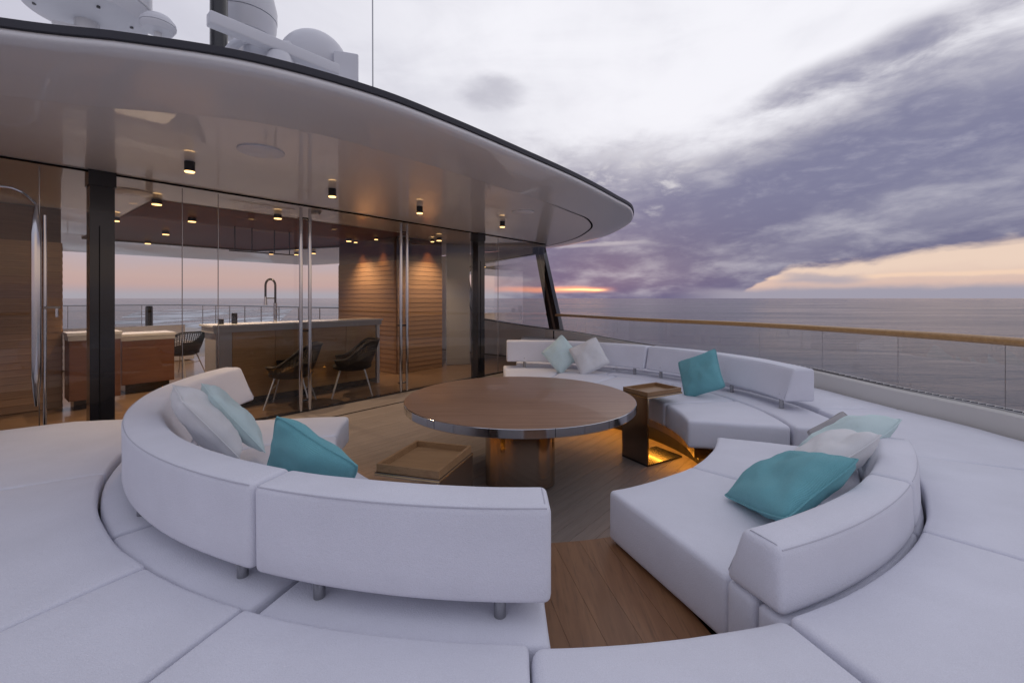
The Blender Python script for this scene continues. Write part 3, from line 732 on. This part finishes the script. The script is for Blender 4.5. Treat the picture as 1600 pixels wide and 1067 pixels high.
# ------------------------------------------------------------------ wicker chairs
def make_chair(label, group):
    t = thing('wicker_chair', label, 'chair', (0, 0, 0), 0, group)
    V, F = [], []; NA, NZ = 42, 11
    # tub shell: faces +x; low arms, higher back
    for i in range(NA + 1):
        a = R(-132 + 264 * i / NA); q = max(0., min(1., (R(112) - abs(a)) / R(62))); back = q * q * (3 - 2 * q)
        ht = .15 + .25 * back
        for k in range(NZ + 1):
            z = k / NZ; rr = .20 + .115 * z ** .55
            V.append((-rr * cos(a) * 1.05 + .03 - .05 * z * back, rr * sin(a) * 1.10, .39 + ht * z))
    Fw = []
    for i in range(NA):
        for k in range(NZ):
            q = i * (NZ + 1) + k; f = (q, q + 1, q + NZ + 2, q + NZ + 1)
            (Fw if k >= 5 else F).append(f)
    o = mk('shell', V, F, WICK, t, local=True, smooth=True, ang=80)
    md = o.modifiers.new('thick', 'SOLIDIFY'); md.thickness = .026; md.offset = 0
    o = mk('woven_back', V, Fw, WICK, t, local=True)
    md = o.modifiers.new('weave', 'WIREFRAME'); md.thickness = .021; md.use_even_offset = False
    rim = [V[i * (NZ + 1) + NZ] for i in range(NA + 1)]
    MB().tube(rim, .018, 8).obj('shell_rim', WICK, t, local=True, smooth=True)
    V = []; MB().lathe([(.05, .375), (.2, .37), (.262, .40), (.27, .43), (.24, .455), (.0001, .462)], (.02, 0, 0), 32).obj('seat', WICK, t, local=True, smooth=True)
    for sx in (-1, 1):
        for sy in (-1, 1):
            MB().tube([(.02 + sx * .16, sy * .15, .385), (.02 + sx * .27, sy * .235, 0.004)], [.011, .008], 8).obj('leg', LEGW, t, local=True, smooth=True)
        MB().tube([(.02 + sx * .205, -.183, .24), (.02 + sx * .205, .183, .24)], .006, 6).obj('stretcher', LEGW, t, local=True, smooth=True)
    return t
def dup(root, loc, rz, label):
    r = root.copy(); COL.objects.link(r); r.location = loc; r.rotation_euler = (0, 0, rz); r['label'] = label
    for ch in list(root.children):
        c = ch.copy(); COL.objects.link(c); c.parent = r
        for g in ch.children:
            d = g.copy(); COL.objects.link(d); d.parent = c
    return r
cg = 'dark wicker tub chairs at the bar'
ch0 = make_chair('dark wicker tub chair behind the left pull bars, facing the bar', cg)
p = SD(.12, -.46); ch0.location = (p[0], p[1], 0); ch0.rotation_euler = (0, 0, R(195))
ch0.location = XF(ch0.location)
p = SD(.98, -.42); dup(ch0, XF((p[0], p[1], 0)), R(200), 'dark wicker tub chair between the two pairs of pull bars')
p = SD(-.1, -4.3); dup(ch0, XF((p[0], p[1], 0)), R(175), 'far dark tub chair beside the reddish walnut cabinet')

HOUSE[0] = False
# ================================================================== SEATING
CL = (.05, 4.47); CR = (-.11, 4.40); CB = (-.04, 4.39)
# -- outer limits of the sun pads
OUT = [(-2.0, 12.6)] + [(p.x, p.y) for p in offset(GS, -.13)][14:] + [(1.0, -.35), (-.5, -.35), (-2.0, .3), (-3.6, 1.35), (-5.0, 2.55), (-5.3, 2.78), (-4.16, 3.64), (-3.53, 4.12), (-3.35, 4.26)]
def rout_of(c, lim=9.):
    def f(th):
        d = (cos(R(th)), sin(R(th))); best = lim
        for (x1, y1), (x2, y2) in zip(OUT[:-1], OUT[1:]):
            ex, ey = x2 - x1, y2 - y1; den = d[0] * ey - d[1] * ex
            if abs(den) < 1e-9: continue
            t = ((x1 - c[0]) * ey - (y1 - c[1]) * ex) / den; u = ((x1 - c[0]) * d[1] - (y1 - c[1]) * d[0]) / den
            if t > 0 and -1e-6 <= u <= 1 + 1e-6: best = min(best, t)
        return best
    return f
ZP = .33
def end_seams(b, c, a, prof):
    """stitched seam round the end face of a backrest; prof = (r in low, r out low, r out top, r in top, z0, z1)"""
    ri, ro, rot, rit, z0, z1 = prof; g = .006
    P = [(ri + .02, z0 + g), (ro - .02, z0 + g), (ro - g, z0 + .03), (rot - g, z1 - .03), (rot - .03, z1 - g), (rit + .03, z1 - g), (rit + g, z1 - .03), (ri + g, z0 + .03)]
    x = [(c[0] + r * cos(R(a)), c[1] + r * sin(R(a)), z) for r, z in P]
    MB().tube(x, .0024, 6, closed=True).obj('seam', PIPING, b, smooth=True)
def post_set(parent, c, angs, r, z0, z1):
    for a in angs:
        x, y = c[0] + r * cos(R(a)), c[1] + r * sin(R(a))
        p = MB().lathe([(.021, z0 - .04), (.021, z1 + .05)], (x, y, 0), 18).obj('post', STEEL, parent, smooth=True)
        MB().lathe([(.040, z0 - .006), (.040, z0 + .002), (.034, z0 + .006), (.024, z0 + .007)], (x, y, 0), 20).obj('grommet', GEL, p, smooth=True)
def led_and_base(parent, c, a0, a1, rin, rb, zb=.05):
    """bronze frame under the cushions, recessed plinth down to the well floor and a hidden amber strip"""
    MB().ring(c, [(rin + .06, zb - .09), (rb, zb - .09), (rb, zb - .002), (rin + .06, zb - .002)], a0, a1, 24).obj('frame', BRONZE, parent)
    MB().ring(c, [(rin + .26, FZ + .001), (rb - .02, FZ + .001), (rb - .02, zb - .092), (rin + .26, zb - .092)], a0 + .5, a1 - .5, 24).obj('plinth', BLACK, parent)
    MB().ring(c, [(rin + .20, zb - .106), (rin + .23, zb - .106), (rin + .23, zb - .0915), (rin + .20, zb - .0915)], a0 + 1.5, a1 - 1.5, 24).obj('light_strip', LED, parent)
    MB().ring(c, [(rin + .10, zb - .115), (rin + .11, zb - .115), (rin + .11, zb - .0915), (rin + .10, zb - .0915)], a0 + .3, a1 - .3, 24).obj('light_lip', BLACK, parent)  # lip added to hide the strip and limit its reach over the floor

# platform that carries the pads, with the wooden aisle on it
plat = thing('platform', 'teak platform ring under the pads and seats round the sunken floor', 'platform', (0, 2, FZ))
def plat_ring(c, rin, a0, a1, n=40):
    V, F = [], []; ro = rout_of(c)
    for i in range(n + 1):
        th = a0 + (a1 - a0) * i / n; t = R(th)
        for r, z in ((rin, FZ), (rin, -.012), (ro(th) - .02, -.012), (ro(th) - .02, FZ)): V.append((c[0] + r * cos(t), c[1] + r * sin(t), z))
    for i in range(n):
        for k in range(3): F.append((i * 4 + k, (i + 1) * 4 + k, (i + 1) * 4 + k + 1, i * 4 + k + 1))
    F += [(0, 1, 2, 3), (n * 4 + 3, n * 4 + 2, n * 4 + 1, n * 4)]
    return mk('platform_body', V, F, SUB, plat)
plat_ring(CL, 2.2, -171.5, -94); plat_ring(CL, 1.93, -94, -66, 20); plat_ring(CR, 2.2, -69.5, -20); plat_ring(CB, 2.2, -20, 88)
CA = (-.11, 4.40)
ax = Vector((cos(R(-79)), sin(R(-79)), 0)); sdv = Vector((-ax.y, ax.x, 0)); wb = .15
for k in range(6):
    o = Vector((CA[0], CA[1], .0)) + sdv * ((k - 3.05) * wb); r1 = 3.6; g = .0007; zt = .0
    # the nosing follows the edge of the sunken floor
    def rn(q):
        p0 = o + sdv * q; e = Vector((CL[0], CL[1], 0)) - p0; bq = ax.dot(e); return bq + sqrt(max(0, bq * bq - e.dot(e) + 1.91 ** 2))
    p = lambda r, q, z: tuple(o + ax * r + sdv * q + Vector((0, 0, z)))
    qs = [g, wb * .33, wb * .67, wb - g]; V, F = [], []
    for q in qs: V += [p(rn(q), q, -.012), p(rn(q), q, zt - .0015), p(rn(q) + .0015, q, zt), p(r1, q, zt), p(r1, q, -.012)]
    for i in range(3):
        for j in range(4): F.append((i * 5 + j, i * 5 + j + 1, (i + 1) * 5 + j + 1, (i + 1) * 5 + j))
    F += [(0, 4, 3, 2, 1), (15, 16, 17, 18, 19)]
    mk('plank', V, F, AISLE, plat)
V, F = [], []
for i in range(31):
    t = R(-94 + 28 * i / 30)
    for r, z in ((1.916, FZ), (1.916, -.014), (1.93, -.014), (1.93, FZ)): V.append((CL[0] + r * cos(t), CL[1] + r * sin(t), z))
for i in range(30):
    for k in range(3): F.append((i * 4 + k, (i + 1) * 4 + k, (i + 1) * 4 + k + 1, i * 4 + k + 1))
mk('riser', V, F, AISLE, plat)

# left sofa
SG = 'white curved sofas round the table'
ls = thing('curved_sofa', 'white curved sofa in front at the left, its long backrest seen from behind', 'sofa', (CL[0] - 1.6, CL[1] - 1.9, FZ), 0, SG)
for a0, a1, ri in ((-171, -150, 1.60), (-149.7, -129, 1.60), (-128.7, -109, 1.72), (-108.7, -88.2, 1.98)):
    arc_cushion('seat_cushion', WHITE, ls, CL, ri, 2.66, a0, a1, .05, .295, .035, .018, rin=lambda th: 1.60 + .45 * max(0., min(1., (th + 168) / 62.)) ** 1.3)
for a0, a1 in ((-171, -128.5), (-128.2, -108.6), (-108.1, -88.6)):
    arc_cushion('seat_strip', WHITE, ls, CL, 2.68, 3.060, a0, a1, .05, .304, .024, .006)
for a0, a1 in ((-181.5, -110.25), (-110.0, -88.4)):
    b = arc_cushion('backrest', WHITE, ls, CL, 2.65, 2.975, a0, a1, .373, .702, .026, .006, .004, rtop=(2.795, 2.975))
    MB().tube(arcpts(CL, 2.9695, a0 + .3, a1 - .3, .696), .0026, 6).obj('seam', PIPING, b, smooth=True)
    for e in ((a0 + .4,) if a0 < -180 else (a1 - .4,)): end_seams(b, CL, e, (2.65, 2.975, 2.975, 2.795, .373, .708))
post_set(ls, CL, (-91.8, -105, -112.3, -131, -150, -168), 2.925, .298, .385)
led_and_base(ls, CL, -170, -150.1, 1.62, 3.0); led_and_base(ls, CL, -150, -127, 1.80, 3.0); led_and_base(ls, CL, -126.9, -89, 1.98, 3.0)

# back sofa
bs = thing('curved_sofa', 'white curved sofa at the back under the sea view, three pillows on it', 'sofa', (CB[0] + 1.6, CB[1] + 1.6, FZ), 0, SG)
for a0, a1 in ((-12.5, 10), (10.3, 32), (32.3, 52), (52.3, 72), (72.3, 92)):
    arc_cushion('seat_cushion', WHITE, bs, CB, 1.66, 2.50, a0, a1, .05, .30, .035, .014)
for a0, a1 in ((-13.0, 22), (22.3, 56), (56.3, 92)):
    arc_cushion('seat_strip', WHITE, bs, CB, 2.52, 2.98, a0, a1, .05, .302, .03, .005)
for a0, a1 in ((-1.2, 44.8), (45.2, 91)):
    b = arc_cushion('backrest', WHITE, bs, CB, 2.68, 2.97, a0, a1, .398, .715, .026, .006, .004, rtop=(2.77, 2.97))
    MB().tube(arcpts(CB, 2.777, a0 + .3, a1 - .3, .708), .0026, 6).obj('seam', PIPING, b, smooth=True)
    for e in ((a0 + .4,) if a0 < 0 else (a1 - .4,)): end_seams(b, CB, e, (2.68, 2.97, 2.97, 2.77, .398, .72))
post_set(bs, CB, (1.2, 17.4, 40, 48.5, 66, 85), 2.715, .302, .405)
led_and_base(bs, CB, -11.5, 91, 1.66, 2.9)

# front right sofa, its backrest pushed down
fs = thing('curved_sofa', 'white curved sofa in front at the right, low backrest under three pillows', 'sofa', (CR[0] + 1.5, CR[1] - 1.8, FZ), 0, SG)
for a0, a1 in ((-69.8, -48.2), (-47.9, -24.5)):
    arc_cushion('seat_cushion', WHITE, fs, CR, 1.93, 2.79, a0, a1, .015, .295, .03, .014)
    arc_cushion('seat_strip', WHITE, fs, CR, 2.797, 2.93, a0 - .3, a1, .015, .29, .03, .004)
    arc_cushion('outer_strip', WHITE, fs, CR, 2.936, 3.055, a0 - .3, a1, .015, .29, .025, .004)
for a0, a1 in ((-70.2, -48.9), (-48.6, -33.0)):
    b = arc_cushion('backrest', WHITE, fs, CR, 2.795, 3.05, a0, a1, .30, .535, .03, .008, .004, rtop=(2.875, 3.04))
    MB().tube(arcpts(CR, 3.033, a0 + .4, a1 - .4, .526), .0026, 6).obj('seam', PIPING, b, smooth=True)
    for e in ((a0 + .4,) if a0 < -60 else (a1 - .4,)): end_seams(b, CR, e, (2.795, 3.05, 3.04, 2.875, .30, .541))
led_and_base(fs, CR, -66, -25.5, 1.93, 2.2, .012)

# sun pads
pg = 'white sun pads round the seating'
def pad(label, c, r0, a0, a1, rad=.022):
    o = arc_cushion('sun_pad', WHITE, None, c, r0, r0 + 1, a0 + .07, a1 - .07, .02, ZP, rad, .012, .006, rout=rout_of(c))
    return tag(o, label, 'sun pad', pg)
pad('white sun pad at the left edge in front of the glass wall', CL, 3.074, -172, -146)
pad('white sun pad left of the long backrest, second from the glass wall', CL, 3.074, -146, -119.5)
pad('narrow white sun pad in the lower left, third from the glass wall', CL, 3.074, -119.5, -108.6)
pad('white sun pad along the bottom in front of the left backrest', CL, 3.074, -108.6, -89.9)
pad('white sun pad at the bottom closing the wooden aisle', CL, 3.074, -89.9, -73.4, .045)
pad('white sun pad in the lower right corner behind the low backrest', CR, 3.07, -70.3, -49.3)
pad('white sun pad at the right edge between two other pads', CR, 3.07, -49.3, -25.5)
pad('white sun pad at the right reaching the bulwark, behind the mint pillow', CR, 3.07, -25.5, -1.0)
pad('white sun pad behind the backrest end of the back sofa', CB, 3.03, -1.0, 26)
pad('white sun pad along the bulwark behind the back sofa', CB, 3.03, 26, 58)
pad('white sun pad at the far end behind the back sofa', CB, 3.03, 58, 88)

# ------------------------------------------------------------------ table
TC = (.074, 4.31); TZ = .46; TR = 1.085
tb = thing('round_table', 'large round walnut table with chrome edge band in the centre', 'table', (TC[0], TC[1], 0))
MB().lathe([(TR - .006, TZ - .006), (TR - .006, TZ - .0012), (TR - .010, TZ)], (TC[0], TC[1], 0), 128).obj('tabletop', TABLE, tb, smooth=True, ang=30)
NSEG = 14
for k in range(NSEG):
    a0, a1 = 360 / NSEG * k + .12, 360 / NSEG * (k + 1) - .12
    MB().ring(TC, [(TR - .03, TZ - .074), (TR - .003, TZ - .074), (TR, TZ - .07), (TR, TZ - .007), (TR - .003, TZ - .004), (TR - .03, TZ - .0065)], a0, a1, 10).obj('edge_band', CHROME, tb, smooth=True, ang=35)
MB().lathe([(.62, TZ - .10), (TR - .10, TZ - .09), (TR - .035, TZ - .05), (TR - .035, TZ - .008)], (TC[0], TC[1], 0), 96).obj('underside', BLACK, tb, smooth=True)
def rrect(cx, cy, w_, h_, r, n=8):
    P = []
    for (sx, sy, a) in ((1, 1, 0), (-1, 1, 90), (-1, -1, 180), (1, -1, 270)):
        for i in range(n + 1): t = R(a + 90 * i / n); P.append((cx + sx * (w_ / 2 - r) + r * cos(t), cy + sy * (h_ / 2 - r) + r * sin(t)))
    return P
MB().prism(rrect(TC[0], TC[1] + .0, .63, .88, .19), FZ + .012, TZ - .095).obj('pedestal', mat('pedestal_bronze', (.42, .34, .28), .12, 1.), tb, smooth=True, ang=35)
MB().prism(rrect(TC[0], TC[1] + .0, .60, .85, .18), FZ + .001, FZ + .012).obj('pedestal_foot', BLACK, tb)

# ------------------------------------------------------------------ C-shaped side tables with trays
def side_table(label, tlabel, corner, u, v, lu, lv, H=.42):
    """corner: foot of the upright panel; the panel runs lv along v; slabs run lu along u"""
    u, v = Vector(u).to_3d().normalized(), Vector(v).to_3d().normalized(); c = Vector((corner[0], corner[1], 0)); M = Matrix((u, v, (0, 0, 1))).transposed()
    mid = c + u * lu / 2 + v * lv / 2
    t = thing('side_table', label, 'side table', (mid.x, mid.y, FZ), 0, 'bronze side tables')
    th = .018
    MB().box(c + u * th / 2 + v * lv / 2 + Vector((0, 0, (H + FZ) / 2)), (th, lv, H - FZ - .03), M).obj('upright_panel', BRONZE, t)
    MB().box(mid + Vector((0, 0, H - .009)), (lu, lv, th), M).obj('top_slab', BRONZE, t)
    MB().box(mid + Vector((0, 0, FZ + .0105)), (lu, lv, th), M).obj('base_slab', BLACK, t)
    for e in (.004,):
        MB().box(mid + Vector((0, 0, H - .0095)), (lu + e, lv + e, .008), M).obj('edge_trim', GOLD, t)
        MB().box(c + u * th / 2 + v * lv / 2 + Vector((0, 0, (H + FZ) / 2)), (th * .5, lv + e, H - FZ - .04), M).obj('edge_trim', GOLD, t)
    y = thing('tray', tlabel, 'tray', (mid.x, mid.y, H), 0, 'square wooden trays')
    w2, d2, hh, tt = lu * .97, lv * .97, .044, .017
    MB().box(mid + Vector((0, 0, H + .005)), (w2 - 2 * tt, d2 - 2 * tt, .008), M).obj('tray_bottom', TRAYW, y)
    for sx in (-1, 1): MB().box(mid + u * sx * (w2 / 2 - tt / 2) + Vector((0, 0, H + hh / 2 + .001)), (tt, d2, hh), M).obj('rim_wall', TRAYW, y)
    for sx in (-1, 1): MB().box(mid + v * sx * (d2 / 2 - tt / 2) + Vector((0, 0, H + hh / 2 + .001)), (w2 - 2 * tt - .001, tt, hh), M).obj('rim_wall', TRAYW, y)
    return t
side_table('bronze C shaped side table standing by the back sofa seat', 'wooden tray on the side table by the back sofa', (1.34, 4.43), (.446, .27), (-.175, .31), .52, .355)
side_table('bronze C shaped side table half hidden behind the left backrest', 'wooden tray on the side table behind the left backrest', (-.25, 2.85), (-.354, .107), (-.133, -.41), .40, .46)

# ------------------------------------------------------------------ pillows
def pillow(label, m, centre, normal, roll, size=.45, thick=.14, group='scatter pillows', sag=.0, sx=1.):
    N = 22; V, F = [], []; sd_ = random.uniform(0, 50)
    def pt(i, j, side):
        u, v = -1 + 2 * i / N, -1 + 2 * j / N
        e = 1 - .05 * (1 - v * v) - .05 * (v * v) ** 4; f = 1 - .05 * (1 - u * u) - .05 * (u * u) ** 4
        x, y = u * e * size / 2 * sx, v * f * size / 2
        h = (max(0, 1 - u ** 2) ** .42) * (max(0, 1 - v ** 2) ** .42)
        z = side * h * thick / 2
        q = Vector((x * 6 + sd_, y * 6, side * 2))
        z += noise.noise(q) * .026 * h ** .5 + noise.noise(q * 2.3) * .012 * h ** .5 + noise.noise(q * 5.) * .003 * h ** .5
        z += sag * ((u * u + v * v) / 2 - .3) * size + sag * .4 * size * u * v
        x += noise.noise(Vector((sd_, y * 5, 3))) * .012; y += noise.noise(Vector((x * 5, sd_, 7))) * .012
        return Vector((x, y, z))
    idx = {}
    for side in (1, -1):
        for i in range(N + 1):
            for j in range(N + 1):
                edge = i in (0, N) or j in (0, N)
                if edge and side == -1: idx[(i, j, -1)] = idx[(i, j, 1)]; continue
                idx[(i, j, side)] = len(V); V.append(pt(i, j, side))
        for i in range(N):
            for j in range(N):
                q = (idx[(i, j, side)], idx[(i + 1, j, side)], idx[(i + 1, j + 1, side)], idx[(i, j + 1, side)]) if True else 0
    for side in (1, -1):
        for i in range(N):
            for j in range(N):
                q = (idx[(i, j, side)], idx[(i + 1, j, side)], idx[(i + 1, j + 1, side)], idx[(i, j + 1, side)])
                F.append(q if side == 1 else q[::-1])
    n = Vector(normal).normalized(); up = Vector((0, 0, 1)); y = up - n * up.dot(n)
    if y.length < 1e-3: y = Vector((0, 1, 0))
    y.normalize(); x = y.cross(n)
    M3 = Matrix((x, y, n)).transposed() @ Matrix.Rotation(R(roll), 3, 'Z')
    t = thing('pillow', label, 'pillow', tuple(centre), 0, group)
    M4 = M3.to_4x4(); t.rotation_euler = M3.to_euler(); MW[t] = Matrix.Translation(centre) @ M4
    mk('cover', V, F, m, t, local=True, smooth=True, ang=120)
    e = [V[idx[(i, 0, 1)]] for i in range(N)] + [V[idx[(N, j, 1)]] for j in range(N)] + [V[idx[(i, N, 1)]] for i in range(N, 0, -1)] + [V[idx[(0, j, 1)]] for j in range(N, 0, -1)]
    MB().tube(e, .0045, 6, closed=True).obj('piping', m, t, local=True, smooth=True)
    return t
def pol(c, r, a, z): return Vector((c[0] + r * cos(R(a)), c[1] + r * sin(R(a)), z))
pillow('white pillow leaning against the left backrest beside a mint one', WHITEP, (-1.84, 2.69, .665), (.62, .52, .58), 4, .49, .19)
pillow('mint pillow in front of the white pillow on the left sofa', MINT, (-1.795, 2.875, .640), (.62, .52, .58), 0, .50, .15)
pillow('teal knit pillow peeking over the left backrest beside the tray', TEAL, (-1.0, 2.21, .56), (.30, .82, .40), 32, .47, .17)
pillow('mint pillow standing on its corner on the back sofa', MINT, (.74, 6.74, .555), (.0, -.93, .36), 42, .44, .16)
pillow('white pillow on the back sofa overlapping the mint pillow', WHITEP, (1.13, 6.56, .55), (-.12, -.90, .40), 26, .46, .16)
pillow('teal pillow tilted against the back sofa near the side table', TEAL, (2.11, 5.02, .55), (-.72, -.55, .40), 27, .47, .17)
pillow('large teal ribbed pillow lying on the front right sofa', TEAL, (1.385, 2.25, .475), (-.50, .15, .85), 25, .48, .20, sag=.04)
pillow('white pillow behind the large teal pillow on the right sofa', WHITEP, (1.855, 2.62, .485), (-.47, .30, .83), 23, .46, .19, sag=.05)
pillow('grey pillow corner peeking out behind the mint pillow', GREYP, (2.36, 3.22, .40), (-.55, -.55, .6), 45, .30, .11)
pillow('mint pillow behind the white pillow on the right sofa', MINT, (2.24, 2.98, .475), (-.50, .14, .85), 20, .46, .18, sag=.05)

# ------------------------------------------------------------------ roof equipment
HOUSE[0] = True
RT = CZ + .152
def onroof(px, py, Y): return Vector(((px - 800) / 700 * Y, Y, 1.4 + (466 - py) / 700 * Y))
c = onroof(136, 0, 4.2)
rd = thing('satellite_dome', 'huge white satellite dome cut by the upper left edge', 'satellite dome', (c.x, c.y, RT))
MB().lathe([(.10, -.215), (.30, -.205), (.44, -.15), (.485, -.06), (.49, -.01)], tuple(c), 56).obj('dome_bottom', RADW, rd, smooth=True, ang=30)
MB().lathe([(.48, .0), (.475, .55), (.43, .80), (.28, .98), (.001, 1.06)], tuple(c), 56).obj('dome_shell', RADW, rd, smooth=True, ang=30)
MB().lathe([(.497, -.014), (.503, -.005), (.497, .004)], tuple(c), 56).obj('flange', GEL, rd, smooth=True)
MB().lathe([(.11, RT - c.z), (.09, -.215)], tuple(c), 32).obj('pedestal', GEL, rd, smooth=True)
for k in range(7): a = R(51 * k + 20); MB().lathe([(.014, -.205), (.014, -.19)], (c.x + .34 * cos(a), c.y + .34 * sin(a), c.z + .005), 10).obj('bolt', BLACK, rd)
q = onroof(100, 44, 4.1)
MB().box((q.x, q.y, (RT + q.z) / 2), (.05, .05, q.z - RT)).obj('bracket_foot', GEL, rd)
MB().box((q.x + .10, q.y + .03, q.z + .01), (.34, .06, .03), Matrix.Rotation(R(30), 3, 'Z')).obj('bracket', GEL, rd)

c = onroof(247, 42, 4.2)
gp = thing('mushroom_antenna', 'small white mushroom antenna right of the huge dome', 'antenna', (c.x, c.y, RT))
MB().lathe([(.05, -.06), (.115, -.05), (.14, -.01), (.138, .005)], tuple(c), 32).obj('antenna_bottom', RADW, gp, smooth=True)
MB().lathe([(.142, .008), (.138, .035), (.10, .085), (.001, .11)], tuple(c), 32).obj('antenna_cap', RADW, gp, smooth=True)
MB().tube([(c.x, c.y, RT), (c.x, c.y, c.z - .055)], .03, 14).obj('stem', GEL, gp, smooth=True)
c = onroof(342, 40, 4.9)
tag(MB().tube([(c.x, c.y, RT), (c.x, c.y, 6.0)], .085, 20).obj('mast', BLACK, None, smooth=True), 'dark round mast rising behind the radar bar', 'mast')
# open radar: bar scanner
a, b = Vector((-2.77, 4.17, 3.98)), Vector((-2.02, 5.06, 3.98)); mid = (a + b) / 2
rdr = thing('bar_radar', 'white bar radar scanner slanting across the domes', 'radar', (mid.x, mid.y, RT))
t_ = (b - a); t_.z = 0; Lr = t_.length + .1; Mr = Matrix.Rotation(atan2(t_.y, t_.x), 3, 'Z')
V, F = rbox(Lr, .12, .12, .015, (6, 2, 2)); V = [Mr @ (v - Vector((Lr / 2, .06, .06))) + mid for v in V]
mk('scanner_bar', V, F, RADW, rdr, smooth=True, ang=50)
MB().lathe([(.22, RT - mid.z + .0), (.22, RT - mid.z + .3), (.15, -.2), (.10, -.07)], tuple(mid), 28).obj('turning_unit', RADW, rdr, smooth=True, ang=30)
V, F = rbox(.46, .30, .40, .03, (4, 3, 3)); c = onroof(424, 101, 4.75)
V = [Matrix.Rotation(R(12), 3, 'Z') @ (v - Vector((.23, .15, .20))) + c for v in V]; mk('gearbox', V, F, RADW, rdr, smooth=True, ang=50)
MB().tube(catmull([onroof(346, 100, 4.5), onroof(358, 80, 4.5), onroof(376, 64, 4.5), onroof(400, 62, 4.6), onroof(432, 74, 4.7)], 5), .045, 10).obj('turning_arm', RADW, rdr, smooth=True)
c2 = onroof(385, 28, 5.6)
d2 = thing('satellite_dome', 'tall white dome behind the dark mast and radar bar', 'satellite dome', (c2.x, c2.y, RT))
MB().lathe([(.20, -.30), (.31, -.24), (.335, -.12), (.34, -.02)], tuple(c2), 40).obj('dome_bottom', RADW, d2, smooth=True, ang=30)
MB().lathe([(.345, -.012), (.345, .12), (.31, .28), (.2, .40), (.001, .45)], tuple(c2), 40).obj('dome_shell', RADW, d2, smooth=True, ang=30)
MB().lathe([(.16, RT - c2.z), (.16, -.29)], tuple(c2), 24).obj('pedestal', GEL, d2, smooth=True)
c3 = onroof(491, 104, 5.6)
d3 = thing('satellite_dome', 'round white dome with boxy housing right of the radar bar', 'satellite dome', (c3.x, c3.y, RT))
MB().lathe([(.41 * cos(a_), .41 * sin(a_)) for a_ in [R(-40 + 128 * i / 16) for i in range(17)]], tuple(c3), 48).obj('dome_shell', RADW, d3, smooth=True, ang=60)
MB().lathe([(.33, RT - c3.z), (.33, -.25)], tuple(c3), 40).obj('dome_base', RADW, d3, smooth=True)
V, F = rbox(.28, .3, .38, .02, (3, 3, 3)); c4 = onroof(541, 115, 5.5); V = [Matrix.Rotation(R(20), 3, 'Z') @ (v - Vector((.14, .15, .19))) + c4 for v in V]
mk('housing', V, F, RADW, d3, smooth=True, ang=50)
MB().box((c4.x, c4.y, (RT + c4.z - .19) / 2), (.2, .2, c4.z - .19 - RT)).obj('housing_foot', RADW, d3)
c5 = onroof(583, 100, 5.2)
tag(MB().tube([(c5.x, c5.y, RT), (c5.x - .01, c5.y, 6.2)], .008, 8).obj('whip_antenna', STEEL, None, smooth=True), 'thin whip antenna standing on the roof against the sky', 'antenna')
